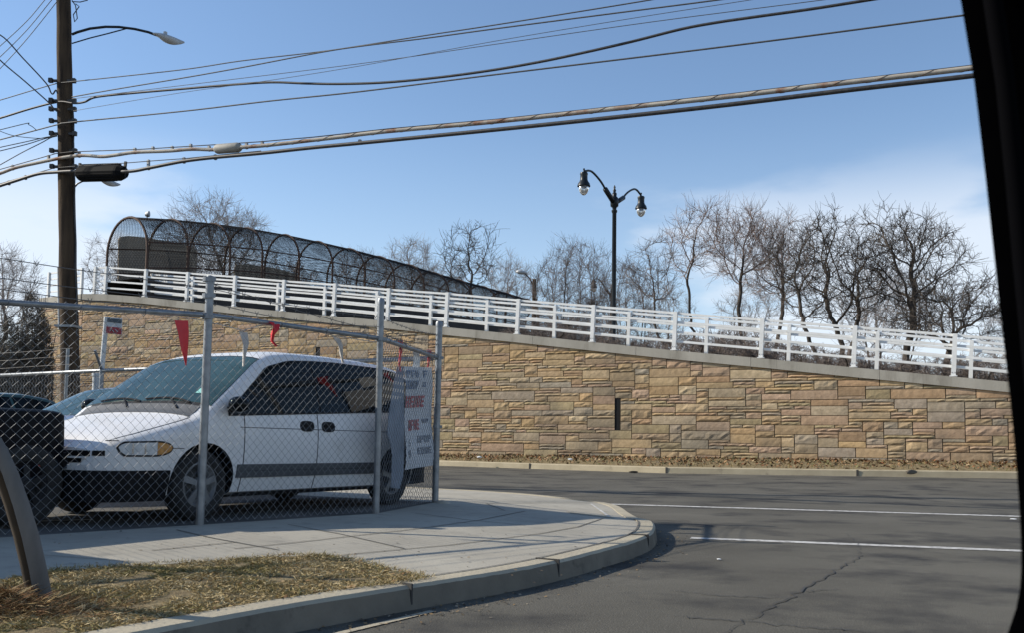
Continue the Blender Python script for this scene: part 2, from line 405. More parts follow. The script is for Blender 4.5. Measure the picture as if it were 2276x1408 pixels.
# joints: kerb to pavement, slab lines
mb = MB()
i0 = next(i for i,p in enumerate(Kin) if proj(p)[0] > 880 and p.y > 4); i1 = max(i for i,p in enumerate(Kin) if p.x > 1.0 and p.z > .1 and p.y < 11)
strip(mb, [Kin[i]+Vector((0,0,.0125)) for i in range(i0, i1+1)], .02)
def jline(pts, w=.017):
    P = []
    for (x0,y0),(x1,y1) in zip(pts, pts[1:]):
        for k in range(6): P.append(onsw(x0+(x1-x0)*k/6, y0+(y1-y0)*k/6, .005))
    P.append(onsw(*pts[-1], .005)); strip(mb, P, w)
jline([(560,1258),(800,1232),(1000,1214),(1200,1188.5),(1284,1173.5),(1341,1154)])
jline([(520,1222),(660,1208),(800,1192),(933,1177),(1067,1158),(1167,1138)])
jline([(923,1143),(1034,1157),(1167,1170)]); jline([(90,1236),(348,1254)],.01); jline([(337,1226),(527,1207)]); jline([(392,1180),(475,1199),(620,1225)])
jline([(640,1168),(760,1190),(900,1222)]); jline([(1080,1121),(1122,1137)]); jline([(1080,1120.5),(1200,1119.5),(1312,1119.5)],.02)
struct('pavement_joint', mb, M['joint'])
mb = MB()
for xx in (917, 1240, 1440):
    i = min(range(len(Kin)), key=lambda i: abs(proj(Kout[i][0])[0]-xx) + (0 if Kin[i].y < 10.5 else 900) + (0 if Kin[i].y > 3 else 900)); o, n = Kout[i]
    t = Vector((-n.y, n.x, 0))
    mb.box((o.x-n.x*.08, o.y-n.y*.08, .072), (.012,.185,.149), (t,n,UP))
struct('kerb_joint', mb, M['crack'])
# dropped-kerb ramp panel and its pale edge, grooves
mb = MB(); strip(mb, [onsw(1313,1122,.006), onsw(1335,1137,.006), onsw(1354,1151,.006)], .035); struct('ramp_edge', mb, M['paint'])
mb = MB()
for k in range(12):
    x = 1262+k*8.2; strip(mb, [onsw(x,1139+k*.95,.006), onsw(x+10,1143.5+k*.95,.006)], .03)
struct('ramp_groove', mb, M['kerb'])
# ---- parking lot
mb = MB(); mb.poly([FLL, FP1, FP2, FP3, FB, FB+Vector((-40,10,0)), Vector((-60,-5,LOTZ))]); 
lot = [Vector((p[0],p[1],LOTZ+.002)) for p in mb.v]; mb.v = [tuple(p) for p in lot]
n = len(lot)
for a, b in zip(lot[:4], lot[1:5]): mb.quad(a, b, b+Vector((0,0,-.25)), a+Vector((0,0,-.25)))
struct('parking_lot', mb, M['lot'])
# ---- road paint
def gline(name, p0, p1, w, m, ext=0.0, seg=24):
    a, b = ground(*p0), ground(*p1); b = b + (b-a).normalized()*ext
    mb = MB(); pts = [a.lerp(b, k/seg)+Vector((0,0,.005)) for k in range(seg+1)]
    strip(mb, pts, [w*rnd.uniform(.9,1.06) for _ in pts]); return struct(name, mb, m)
gline('crosswalk_line', (1352,1122.5), (2270,1150), .24, M['paint'], 8)
gline('crosswalk_line', (1535,1198), (2276,1227), .19, M['paint'], 6)
gline('worn_line', (700,1424), (962,1361), .05, M['kerb'])
mb = MB()
def crack(pts, ws):
    P = []; W = []
    for k, ((x0,y0),(x1,y1)) in enumerate(zip(pts, pts[1:])):
        for q in range(7):
            t = q/7; p = ground(x0+(x1-x0)*t, y0+(y1-y0)*t); P.append(p+Vector((rnd.gauss(0,.018),rnd.gauss(0,.018),.006))); W.append(max(.004,(ws[k]+(ws[k+1]-ws[k])*t)*rnd.uniform(.5,1.5)))
    strip(mb, P, W)
crack([(1885,1188),(1895,1203),(1908,1217),(1905,1228),(1916,1233),(1880,1258),(1845,1280),(1800,1303),(1740,1338),(1680,1368),(1630,1400),(1600,1420)], [.003,.004,.005,.006,.007,.008,.011,.014,.011,.007,.005,.004])
crack([(1500,1316),(1600,1326),(1700,1331),(1765,1333)], [.006,.012,.012,.006]); crack([(1500,1372),(1560,1378),(1630,1383),(1750,1394),(1850,1402)], [.006,.014,.014,.012,.006])
crack([(1790,1318),(1830,1314),(1868,1312)], [.012,.01,.004]); crack([(1815,1397),(1880,1403),(1960,1412)],[.006,.012,.006])
struct('road_crack', mb, M['crack'])
# ---- grass verge by the near kerb
gp = [(-160,1325),(0,1296),(110,1272),(300,1262),(500,1249),(640,1240),(720,1239),(790,1250),(850,1266),(910,1281),(936,1289),(890,1298),(800,1311),(700,1325),(560,1345),(400,1374),(222,1405),(60,1436),(-160,1480)]
gpts = [onsw(x, y, .006) for x, y in gp]
mb = MB(); mb.poly(gpts); struct('grass_strip', mb, M['soil'])
from mathutils.geometry import tessellate_polygon
tris = tessellate_polygon([gpts]); areas = []
for t in tris:
    a, b, c = (gpts[i] for i in t); areas.append(((b-a).cross(c-a)).length/2)
mb = MB(); cum = sum(areas)
gcols = [(.40,.30,.15),(.48,.38,.20),(.34,.25,.12),(.27,.22,.09),(.22,.20,.08),(.30,.23,.10),(.54,.45,.27)]
from mathutils import noise as mnoise
for i in range(34000):
    t = rnd.choices(tris, areas)[0]; a, b, c = (gpts[k] for k in t)
    u, v = rnd.random(), rnd.random()
    if u+v > 1: u, v = 1-u, 1-v
    p = a+(b-a)*u+(c-a)*v
    g = mnoise.noise(Vector((p.x*2.2, p.y*2.2, 3)))
    if mnoise.noise(Vector((p.x*5, p.y*5, 9))) < -.22: continue
    col = rnd.choice(gcols[3:6]) if g + rnd.uniform(-.35,.35) > .26 else rnd.choice(gcols[:3]+gcols[5:])
    h = rnd.uniform(.005,.019)*(1.2 if g > 0 else 1); w = rnd.uniform(.002,.0045); ang = rnd.random()*6.28
    X = Vector((math.cos(ang), math.sin(ang), 0))*w; ln = Vector((rnd.gauss(0,.03), rnd.gauss(0,.03), 0))
    mb.poly([p-X, p+X, p+X*.7+ln*.5+Vector((0,0,h*.7)), p+ln+Vector((0,0,h))], col)
for i in range(2600):      # ragged edge: loose blades over the border
    j = rnd.randrange(2, 12); a, b = gpts[j], gpts[j+1]; p = a.lerp(b, rnd.random()) + Vector((rnd.gauss(0,.035), rnd.gauss(0,.035), .008))
    ang = rnd.random()*6.28; d = Vector((math.cos(ang), math.sin(ang), rnd.uniform(-.05,.9)))*rnd.uniform(.012,.045); w = Vector((-d.y,d.x,0)).normalized()*rnd.uniform(.0015,.0035)
    mb.poly([p-w, p+w, p+d], rnd.choice(gcols))
tag(obj('grass', mb, M['grass']), kind='stuff')
mb = MB()      # grit and dead leaves in the gutter and on the slabs
for i in range(1500):
    o, n = rnd.choice(Kout); 
    if not (3.2 < o.y < 11): continue
    p = Vector((o.x, o.y, .006)) + n*(.03+abs(rnd.gauss(0,.10))) + Vector((rnd.uniform(-.2,.2), rnd.uniform(-.2,.2), 0)); 
    r = rnd.uniform(.004,.016); ang = rnd.random()*6.28; X = Vector((math.cos(ang),math.sin(ang),rnd.uniform(-.3,.3)))*r; Y = Vector((-math.sin(ang),math.cos(ang),rnd.uniform(-.3,.5)))*r*.6
    mb.poly([p-X, p-Y, p+X, p+Y], rnd.choice([(.22,.15,.08),(.12,.09,.06),(.32,.27,.2),(.07,.06,.05),(.3,.2,.1)]))
for i in range(110):
    j = rnd.randrange(1, 17); p = gpts[j].lerp(gpts[rnd.randrange(1,17)], rnd.random())+Vector((0,0,.015)); r = rnd.uniform(.008,.02); ang = rnd.random()*6.28; X = Vector((math.cos(ang),math.sin(ang),rnd.uniform(-.4,.4)))*r; Y = Vector((-math.sin(ang),math.cos(ang),rnd.uniform(-.3,.5)))*r*.6
    mb.poly([p-X, p-Y, p+X, p+Y], rnd.choice([(.30,.18,.08),(.20,.11,.05),(.36,.25,.13)]))
for i in range(160):
    p = onsw(rnd.uniform(100,1300), rnd.uniform(1180,1300), .006); r = rnd.uniform(.004,.014); ang = rnd.random()*6.28; X = Vector((math.cos(ang),math.sin(ang),0))*r; Y = Vector((-math.sin(ang),math.cos(ang),.3))*r*.6
    if p.y < 4.5: continue
    mb.poly([p-X, p-Y, p+X, p+Y], rnd.choice([(.22,.15,.08),(.12,.09,.06),(.07,.06,.05)]))
tag(obj('gutter_debris', mb, M['leaf']), kind='stuff')

# ---- embankment behind the wall (carries brush and trees)
mb = MB(); rows = [[],[],[],[]]
for i in range(41):
    s = S0-2+(S1+30-S0)*i/40; z = cop(min(max(s,S0),S1))
    rows[0].append(wpt(s, z-.25, -.9)); rows[1].append(wpt(s, z-.7, -5)); rows[2].append(wpt(s, z-1.6, -16)); rows[3].append(wpt(s, max(z-5,-.5), -60))
mb.grid(rows); struct('embankment', mb, M['ground'], smooth=True)
def bank_z(p):
    s = s_of(p); o = -(p-WA).dot(Wn); z = cop(min(max(s,S0),S1))
    return lerp_list([(.9,z-.25),(5,z-.7),(16,z-1.6),(60,max(z-5,-.5))], min(max(o,.9),60))

# ================================================================== STONE WALL
wall = thing('stone_wall', wpt((S0+S1)/2, 0), 'long tan ledge stone retaining wall sloping down to the right under the white railings', 'wall')
spal = [(.50,.34,.17),(.53,.38,.21),(.47,.31,.16),(.45,.315,.18),(.50,.37,.22),(.42,.30,.19),(.46,.29,.165),(.36,.285,.19),(.54,.42,.265),(.40,.26,.15),(.44,.35,.24),(.48,.33,.175),(.50,.34,.235),(.43,.34,.19)]
def masonry(mb, P, s_a, s_b, topz, botz=0.0, holes=(), cu=.113, cw=.115):
    nx = int((s_b-s_a)/cw); top = max(topz(s_a), topz(s_b)); nz = int((top-botz)/cu)+2
    occ = [[False]*nx for _ in range(nz)]
    for (h0,h1,z0,z1) in holes:
        for r in range(nz):
            for c in range(nx):
                if botz+r*cu+cu*.5 > z0 and botz+r*cu+cu*.5 < z1 and s_a+(c+.5)*cw > h0 and s_a+(c+.5)*cw < h1: occ[r][c] = True
    for r in range(nz):
        c = 0
        while c < nx:
            if occ[r][c]: c += 1; continue
            run = 1
            while c+run < nx and run < 24 and not occ[r][c+run]: run += 1
            h = rnd.choices((1,2,3),(.52,.27,.21))[0]
            w = {1: rnd.randint(4,15), 2: rnd.randint(4,12), 3: rnd.randint(5,15)}[h]
            if run-w < 4: w = run
            if w > 17: w = run//2
            hh = 1
            while hh < h and r+hh < nz and not any(occ[r+hh][c+k] for k in range(w)): hh += 1
            h = hh
            for q in range(h):
                if r+q < nz:
                    for k in range(w): occ[r+q][c+k] = True
            g = .0138; sa, sb = s_a+c*cw+g, s_a+(c+w)*cw-g; za, zb = botz+r*cu+g*.8, botz+(r+h)*cu-g*.8
            c += w
            ta, tb = topz(sa)-.006, topz(sb)-.006
            if max(ta, tb) < za+.02: continue
            smooth_ = (h >= 2 and w >= 8 and rnd.random() < .8) or rnd.random() < .15
            col = Vector(rnd.choice(spal))*rnd.uniform(.86,1.26)
            rq = rnd.random()
            if rq < .14: col = col.lerp(Vector((.38,.345,.285)), .7)
            elif rq < .28: col = col.lerp(Vector((.47,.315,.225)), .7)
            col = col.lerp(Vector((.415,.325,.215)), .22)
            if not smooth_: col *= .95
            pr = rnd.uniform(.034,.042) if smooth_ else rnd.uniform(.034,.054)
            nu = max(2, int((sb-sa)/.14)); nv = 2 if h == 1 else 3
            rows = []
            for j in range(nv+1):
                row = []
                for i in range(nu+1):
                    s = sa+(sb-sa)*i/nu; z = za+(zb-za)*j/nv
                    z = min(z, topz(s)-.006) if za < topz(s)-.006 else za
                    edge = i in (0,nu) or j in (0,nv)
                    if edge: o = pr*(.85 if smooth_ else .62)
                    else: o = pr + (rnd.uniform(-.004,.004) if smooth_ else rnd.uniform(-.014,.018))
                    ins = 0
                    row.append(P(s, z, max(.006,o)))
                rows.append(row)
            n0 = len(mb.v); mb.grid(rows, tuple(col))
            # returns to the backing
            ring = [(0,i) for i in range(nu+1)] + [(j,nu) for j in range(1,nv+1)] + [(nv,i) for i in range(nu-1,-1,-1)] + [(j,0) for j in range(nv-1,0,-1)]
            b0 = len(mb.v)
            for j,i in ring:
                p = Vector(rows[j][i]); s = sa+(sb-sa)*i/nu; z = p.z; mb.v.append(tuple(P(s, z, -.01)))
            L = len(ring); W_ = nu+1
            for k in range(L):
                a = ring[k]; b = ring[(k+1)%L]
                mb.face((n0+a[0]*W_+a[1], b0+k, b0+(k+1)%L, n0+b[0]*W_+b[1]), tuple(col*.8))
sl = (wpx(1364.5,922), wpx(1377.5,922)); slz = (wpx(1371,958).z, wpx(1371,886).z)
sl2 = (wpx(702,790), wpx(713,790)); slz2 = (wpx(707,850).z, wpx(707,775).z)
COPT = .34
ctop = lambda s: cop(s)-COPT
holes = [(s_of(sl[0]), s_of(sl[1]), *slz), (s_of(sl2[0]), s_of(sl2[1]), *slz2)]
mb = MB(); masonry(mb, wpt, S0, S1, ctop, 0.0, holes)
C0 = wpt(S0, 0); C1 = at(92, 663, 52.6); Ld = flat(C1-C0).normalized(); Ln = Vector((-Ld.y, Ld.x, 0))
if Ln.y > 0: Ln = -Ln
LL = flat(C1-C0).length; CZ1 = C1.z; CZ0 = cop(S0)
def lpt(s, z, out=0.0):
    p = C0+Ld*s+Ln*out; return Vector((p.x,p.y,z))
lz = lambda s: CZ0+(CZ1-CZ0)*s/LL
masonry(mb, lambda s,z,o: lpt(s+.0,z,o), .02, LL, lambda s: lz(s)-COPT, 0.0)
obj('stone_facing', mb, M['stone'], wall)
mb = MB()       # backing in the joints
N = 40
rows = [[wpt(S0+(S1-S0)*i/N, -.2, 0) for i in range(N+1)], [wpt(S0+(S1-S0)*i/N, cop(S0+(S1-S0)*i/N)-COPT, 0) for i in range(N+1)],
        [wpt(S0+(S1-S0)*i/N, cop(S0+(S1-S0)*i/N)-COPT, -.8) for i in range(N+1)], [wpt(S0+(S1-S0)*i/N, -.2, -.8) for i in range(N+1)]]
mb.grid(rows)
mb.hexa([lpt(0,-.2,0), lpt(LL,-.2,0), lpt(LL,-.2,-.8), lpt(0,-.2,-.8), lpt(0,CZ0-COPT,0), lpt(LL,CZ1-COPT,0), lpt(LL,CZ1-COPT,-.8), lpt(0,CZ0-COPT,-.8)])
obj('joint_backing', mb, M['mortar'], wall)
mb = MB()
for (a, b, z0, z1) in holes:
    m_ = (a+b)/2
    mb.hexa([wpt(a,z0,.004), wpt(b,z0,.004), wpt(b,z0,-.01), wpt(a,z0,-.01), wpt(a,z1,.004), wpt(b,z1,.004), wpt(b,z1,-.01), wpt(a,z1,-.01)])
obj('drain_slot', mb, M['black_trim'], wall)
mb = MB()       # concrete coping, in lengths with thin joints
segs = [(S0, cop(S0))] + [q for q in CT if S0 < q[0] < S1] + [(S1, cop(S1))]
js = [S0+(S1-S0)*k/11 for k in range(12)]
for a, b in zip(js, js[1:]):
    pts = [a+.006] + [q[0] for q in CT if a+.05 < q[0] < b-.05] + [b-.006]
    for u, v in zip(pts, pts[1:]):
        za, zb = cop(u), cop(v)
        mb.hexa([wpt(u,za-COPT,.10), wpt(v,zb-COPT,.10), wpt(v,zb-COPT,-1.25), wpt(u,za-COPT,-1.25), wpt(u,za,.10), wpt(v,zb,.10), wpt(v,zb,-1.25), wpt(u,za,-1.25)])
mb.hexa([lpt(.12,CZ0-COPT,.10), lpt(LL+.08,CZ1-COPT,.10), lpt(LL+.08,CZ1-COPT,-.9), lpt(.0,CZ0-COPT,-.9), lpt(.12,CZ0,.10), lpt(LL+.08,CZ1,.10), lpt(LL+.08,CZ1,-.9), lpt(.0,CZ0,-.9)])
obj('coping', mb, M['coping'], wall)

# ================================================================== RAILINGS
def railing(label, posts, out, skip_posts=(), fr=(.035,.27,.52,.755), pw=.15, pd=.13):
    t = thing('bridge_railing', wpt(s_of(wpx(posts[len(posts)//2][0], posts[len(posts)//2][2])), 0, out), label, 'railing', 'white railings on the wall')
    T = []; B = []
    for x, yt, yb in posts:
        T.append(wpx(x, yt, out)); B.append(wpx(x-4 if out > -.5 else x-3, yb, out))
    for k, (a, b) in enumerate(zip(T, B)):
        if k in skip_posts: continue
        mb = MB(); zc = cop(s_of(b)) if out > -.5 else b.z
        b2 = Vector((b.x, b.y, zc+.005)); u = (a-b2).normalized()
        mb.bar(b2, a, pw, pd, up=Wn)
        mb.box(b2+Wd*.0+Vector((0,0,.02))+Wn*.0, (.24,.2,.035), (Wd, Wn, UP))
        for dx in (-.045,.045): mb.box(b2+u*.14+Wd*dx+Wn*(pd/2+.006), (.022,.014,.022), (Wd,Wn,UP), m=1)
        obj('post', mb, [M['white_rail'], M['rust']], t)
    for f in fr:
        mb = MB()
        for k in range(len(T)-1):
            a = T[k].lerp(B[k], f) - Wn*.055; b = T[k+1].lerp(B[k+1], f) - Wn*.055
            d = (b-a).normalized()
            mb.bar(a-d*.002, b+d*.002, .06, .085)
        obj('rail', mb, M['white_rail'], t)
    return t
FO = .0
railing('front white four-rail railing along the wall coping, from its top corner down to the right', POSTS, FO)
rear = [(338,608,672),(429,614.5,682),(522,621,692),(619,629,702),(723,637,712),(839,647,724),(959,657,737),(1084,667.5,750),(1234,679,764),(1399,693,781),(1572,707,797),(1755,722,814),(1951,738,833),(2160,757.5,853),(2390,777,877)]
railing('rear white railing standing just behind the front one, its posts between the front posts', rear, -1.05, pw=.13, pd=.12, fr=(.03,.235,.443,.658))
# short return of the railing at the top corner
t = thing('bridge_railing', lpt(LL/2, CZ1, 0), 'short end length of white railing turning back beside the wooden utility pole', 'railing', 'white railings on the wall')
ep = [(0.25, lz(.25)), (LL-.75, lz(LL-.75))]
for s, z in ep:
    mb = MB(); mb.bar(lpt(s,z+.005,0), lpt(s,z+1.42,0), .15, .13, up=Ln); obj('post', mb, M['white_rail'], t)
for f in (.05,.39,.74,1.1):
    mb = MB(); mb.bar(lpt(ep[0][0],ep[0][1]+1.42-f,-.05), lpt(ep[1][0],ep[1][1]+1.42-f,-.05), .06, .085); obj('rail', mb, M['white_rail'], t)
# ================================================================== FOOTBRIDGE with arched mesh cage
HB = [(285,483,44.7),(375,488,42.9),(467,497,41.0),(543,507,39.3),(628,522,37.9),(700,537,36.6),(770,553,35.3),(835,570,33.9),(900,588,32.6),(955,605,31.1),(1010,621,29.8),(1065,636,28.6),(1115,650,27.4),(1160,664,26.3),(1205,679,25.3)]
cr = [at(x, y, 2100/s*1.06) for x, y, s in HB]
bridge = thing('footbridge', Vector((cr[0].x, cr[0].y, 0)), 'arched rusty mesh cage of a footbridge curving away behind the railings', 'footbridge')
HW = 1.75; HH = 3.4
arcs = []
for i, c in enumerate(cr):
    t = flat(cr[min(i+1,len(cr)-1)]-cr[max(i-1,0)]).normalized(); n = Vector((t.y,-t.x,0))
    pts = []
    for k in range(-12, 13):
        if abs(k) <= 9:
            a = k/9*math.pi/2; pts.append(c + n*(HW*math.sin(a)) + UP*(1.85*(math.cos(a)-1)))
        else:
            pts.append(c + n*(HW*(1 if k > 0 else -1)) + UP*(-1.85 - (abs(k)-9)/3*(HH-1.85)))
    arcs.append(pts)
    mb = MB(); mb.tube(pts, .068, 6); obj('hoop', mb, M['rust'], bridge)
for k in (4, 12, 20, 1, 23):      # lengthwise pipes
    mb = MB(); mb.tube([a[k] for a in arcs], .04, 5); obj('pipe', mb, M['rust'], bridge)
mb = MB()       # woven mesh: diagonal wires over the hoops
def arcpt(u, v):
    i = min(int(u), len(arcs)-2); f = u-i; j = min(int(v), 23); g = v-j
    return arcs[i][j].lerp(arcs[i+1][j], f).lerp(arcs[i][j+1].lerp(arcs[i+1][j+1], f), g)
LU = len(arcs)-1; du = .038
k = -1.6
while k < LU+.0:
    for sgn in (1, -1):
        pts = []
        for q in range(0, 49):
            v = q*.5; u = k + (v/24*1.6 if sgn > 0 else (1-v/24)*1.6)
            if 0 <= u <= LU: pts.append(arcpt(u, v)*1.0)
        if len(pts) > 1: mb.tube(pts, .0115, 3, cap=False)
    k += du
obj('cage_mesh', mb, M['mesh_dark'], bridge)
mb = MB()       # girder below the cage
prev = None
rows = [[],[],[],[]]
for i, c in enumerate(cr):
    t = flat(cr[min(i+1,len(cr)-1)]-cr[max(i-1,0)]).normalized(); n = Vector((t.y,-t.x,0)); z0 = c.z-HH
    for r, (o, z) in zip(rows, ((HW+.12, z0-1.9),(HW+.12, z0+.05),(-HW-.12, z0+.05),(-HW-.12, z0-1.9))): r.append(Vector((c.x, c.y, 0))+n*o+UP*z)
mb.grid(rows + [rows[0]]); obj('girder', mb, M['deck'], bridge)
# backs of two big road signs seen through the cage
def signback(pts, Y0, Y1, label, name='road_sign', legs=()):
    P = [at(x, y, Y0+(Y1-Y0)*(x-pts[0][0])/(max(p[0] for p in pts)-pts[0][0])) for x, y in pts]
    t = thing(name, Vector((P[0].x, P[0].y, 0)), label, 'road sign')
    cen = sum(P, Vector())/len(P); nrm = (P[1]-P[0]).cross(P[-1]-P[0]).normalized(); off = nrm*.06
    mb = MB(); n = len(P)
    mb.v = [tuple(p) for p in P]+[tuple(p+off) for p in P]; mb.face(tuple(range(n))); mb.face(tuple(range(2*n-1, n-1, -1)))
    for k in range(n): mb.face((k, (k+1) % n, n+(k+1) % n, n+k))
    obj('sign_panel', mb, M['signback'], t)
    for x, y in legs:
        p = at(x, y, (Y0+Y1)/2+.25); mb = MB(); mb.bar((p.x,p.y,0), p, .2, .2, up=Vector((0,1,0))); obj('sign_leg', mb, M['rust'], t)
    return t
signback([(264,532),(268,526),(284,524),(322,527),(400,541),(428,548),(436,556),(438,566),(434,705),(262,690)], 58, 64, 'tall dark brown back of a road sign seen inside the footbridge cage', legs=((290,600),(410,610)))
signback([(521,596),(524,588),(548,586),(610,595),(664,610),(668,618),(668,700),(522,700)], 66, 72, 'low dark brown back of a smaller road sign, right of the tall one', legs=((560,640),(640,650)))
# floodlight on top of the cage
p = at(327, 480, cr[0].y+.9); fl = thing('floodlight', p, 'small grey floodlight on top of the footbridge cage', 'floodlight')
mb = MB(); mb.tube([p+UP*-.15, p+UP*.05], .03, 6); obj('stalk', mb, M['rust'], fl)
mb = MB(); mb.lathe([(.05,-.12),(.1,-.1),(.16,.05),(.17,.12),(.12,.14)], p+UP*.1, (Vector((0,.3,1)).normalized(), Vector((0,1,-.3)).normalized(), Vector((.9,-.2,.1)).normalized()), 12); obj('lamp_head', mb, M['galv'], fl)

# ================================================================== CHAIN-LINK FENCES
def fz(p, z): return Vector((p.x, p.y, z))
def chainlink(mb, a, b, z0, z1, d=.082, r=.0022, seed=1, sides=3, dza=0.0):
    L = flat(b-a).length; W_ = flat(b-a).normalized(); h = d/2
    nrm = Vector((W_.y,-W_.x,0)); nw = int(L/h); nh = int((z1-z0)/h)
    q = random.Random(seed)
    for k in range(nw):
        pts = []
        for j in range(nh+1):
            s = k*h + (h if (j+k) % 2 else 0); t = j/nh
            bow = .012*math.sin(s*2.3+seed)*math.sin(t*3.1)
            pts.append(fz(a+W_*s+nrm*(bow+(.002 if (j % 2) else -.002)), z0+(z1-z0)*t+dza*max(0,1-s/L)*t))
        mb.tube(pts, r, sides, cap=False)
RZ = CAM.z + 1.127      # top rail height
near = thing('chain_link_fence', fz(FP2, LOTZ), 'galvanised chain link fence with barbed wire running in front of the white van', 'fence')
def post(p, top, r, th, lean=0.0, base=LOTZ-.1, sides=14):
    mb = MB(); q = Vector((p.x+lean, p.y, top)); mb.tube([fz(p, base), q], r, sides)
    mb.lathe([(r*1.10, -.05),(r*1.12, 0),(r*.9,.018),(.005,.028)], q, sides=12); return obj('post', mb, M['galv'], th, smooth=True, angle=40)
def topz(px, py, p): return CAM.z + (onplane(px, py, p, Vector((0,1,0))).z - CAM.z)
post(FP1, topz(449,618,FP1), .036, near, .015); post(FP2, topz(836,667,FP2), .034, near); post(FP3, topz(971,719,FP3), .042, near, .01)
post(FP1+fd*3.0, 2.4, .034, near)
FEND = FP1+fd*6.0
def rail(pts, r, th, m, name='top_rail'):
    mb = MB(); mb.tube(pts, r, 10); return obj(name, mb, m, th, smooth=True)
rail([fz(FEND,RZ-.062*6), fz(FP1,RZ), fz(FP2,RZ-.01), fz(FP3,RZ-.02)], .024, near, M['galv'])
mb = MB()       # fabric, tied to the rail
chainlink(mb, FP1+fd*3.6, FP1, LOTZ+.02, RZ+.035, seed=1, dza=-.062*3.6); chainlink(mb, FP1, FP2, LOTZ+.02, RZ+.035, seed=2); chainlink(mb, FP2, FP3, LOTZ+.02, RZ+.03, seed=3)
obj('chain_link', mb, M['wire'], near)
for a, b in ((FP1+fd*3.6,FP1),(FP1,FP2),(FP2,FP3)):
    L = flat(b-a).length; k = .25
    while k < L:
        p = a+(b-a)*(k/L); W_ = flat(b-a).normalized()
        ring = [fz(p, RZ-.007-(.062*max(0,3.6-k) if a is not FP1 and a is not FP2 else 0))+Vector((W_.y,-W_.x,0))*(.030*math.cos(q/8*6.283))+UP*(.030*math.sin(q/8*6.283)) for q in range(9)]
        mb = MB(); mb.tube(ring, .004, 4, cap=False); k += .55; obj('wire_tie', mb, M['galv'], near)
for pz, pp in ((.32,FP1),(.17,FP1),(-.02,FP1),(-.02,FP2),(-.02,FP3),(-.9,FP3)):
    mb = MB(); mb.lathe([(.042,-.022),(.05,-.02),(.05,.02),(.042,.022)], fz(pp, RZ+pz), sides=14); mb.box(fz(pp,RZ+pz)+Vector((.05,-.03,0)), (.05,.012,.035)); obj('clamp', mb, M['galv'], near)
def barbed(pts, sag, th, r=.0035, seed=0):
    q = random.Random(seed); mb = MB(); P = []
    for a, b in zip(pts, pts[1:]):
        for k in range(14):
            t = k/14; P.append(a.lerp(b, t) - UP*(sag*4*t*(1-t)) + UP*q.uniform(-.004,.004))
    P.append(pts[-1]); mb.tube(P, r, 4)
    d = 0
    for a, b in zip(P, P[1:]):
        d += (b-a).length
        if d > .12:
            d = 0; c = (a+b)/2
            for sg in (1,-1): mb.bar(c-Vector((0,.0,.02)), c+Vector((.012*sg,.01*sg,.02)), .004, .004, up=Vector((0,1,0)))
    return obj('barbed_wire', mb, M['barb'], th)
A1, A2, A3 = (topz(449,640,FP1), topz(836,705,FP2), topz(971,760,FP3))
for dz, sg, sd in ((0,.03,1),(-.13,.05,2),(-.235,.03,3)):
    barbed([fz(FEND,A1+dz), fz(FP1,A1+dz), fz(FP2,A2+dz*.8), fz(FP3,A3+dz*.5+.08)], sg, near, seed=sd)
barbed([fz(FP1,A1+.05), fz(FP2,A2-.16), fz(FP3,RZ+.02)], .02, near, seed=9)
# concrete footing bulge at the corner post
mb = MB(); mb.lathe([(.13,-.12),(.12,.0),(.09,.045),(.02,.06)], fz(FP3, LOTZ-.03)+Vector((.09,-.05,0)), sides=14); obj('post_footing', mb, M['concrete'], near, smooth=True)
# far fence of the lot
far = thing('chain_link_fence', fz(FP3+farfd*7, LOTZ), 'far chain link fence behind the parked cars with sunlit top rail and angled arm', 'fence')
RZ2 = RZ
rail([fz(FP3,RZ2-.02), fz(FP3+farfd*6.6,RZ2), fz(FP3+farfd*14,RZ2-.02)], .03, far, M['galv'])
mb = MB(); chainlink(mb, FP3, FP3+farfd*12, LOTZ, RZ2, d=.085, r=.0022, seed=5); obj('chain_link', mb, M['wire'], far)
for k in (3.3, 6.62, 9.9, 13): post(FP3+farfd*k, RZ2+.02, .035, far)
pa = FP3+farfd*6.62
mb = MB(); mb.tube([fz(pa,RZ2), at(211,780,pa.y-.25)], .022, 8); obj('barb_arm', mb, M['galv'], far)
for dz in (.13,.27,.4): barbed([fz(FP3+farfd*7.4,RZ2+dz), fz(FP3+farfd*14,RZ2+dz)], .02, far, seed=int(dz*100))
# thin lit post and the white pole with the small sign, behind the far fence
p0 = at(151,776,19); pp = fz(p0, 0); mb = MB(); mb.tube([pp, p0], .036, 8)
solo('thin_post', mb, M['galv'], 'thin pale metal post standing in front of the wooden utility pole', 'post', smooth=True, angle=40)
p1 = at(237,704,17.5); p2 = at(219,905,17.5)
sp = thing('parking_sign', fz(p2,0), 'small red, white and dark sign on a leaning pale pole behind the far fence', 'sign')
mb = MB(); mb.tube([p2+(p2-p1)*.5, p1], .045, 10); obj('sign_pole', mb, M['sign_white'], sp, smooth=True, angle=40)
def quad_panel(name, px, Y, m, par, th=.02):
    P = [at(x,y,Y) for x,y in px]; n = (P[1]-P[0]).cross(P[-1]-P[0]).normalized()
    if n.y < 0: n = -n
    mb = MB(); mb.hexa([P[3], P[2], P[2]+n*th, P[3]+n*th, P[0], P[1], P[1]+n*th, P[0]+n*th]); return obj(name, mb, m, par)
quad_panel('sign_panel', [(238,706),(271,709),(270,746),(235,741)], 17.44, M['sign_white'], sp)
quad_panel('dark_band', [(239,708),(270,711),(269.5,720),(238,716.5)], 17.43, M['sign_dark'], sp, .012)
quad_panel('red_band', [(236.5,727),(270,730),(269.5,745),(235.5,741)], 17.43, M['sign_red'], sp, .012)
for q,(a,b) in enumerate((((244,738),(249,731)),((250,735),(254,740)),((256,733),(262,739)))):
    mb = MB(); mb.bar(at(*a,17.42), at(*b,17.42), .008, .022, up=Vector((0,1,0))); obj('sign_mark', mb, M['sign_white'], sp)
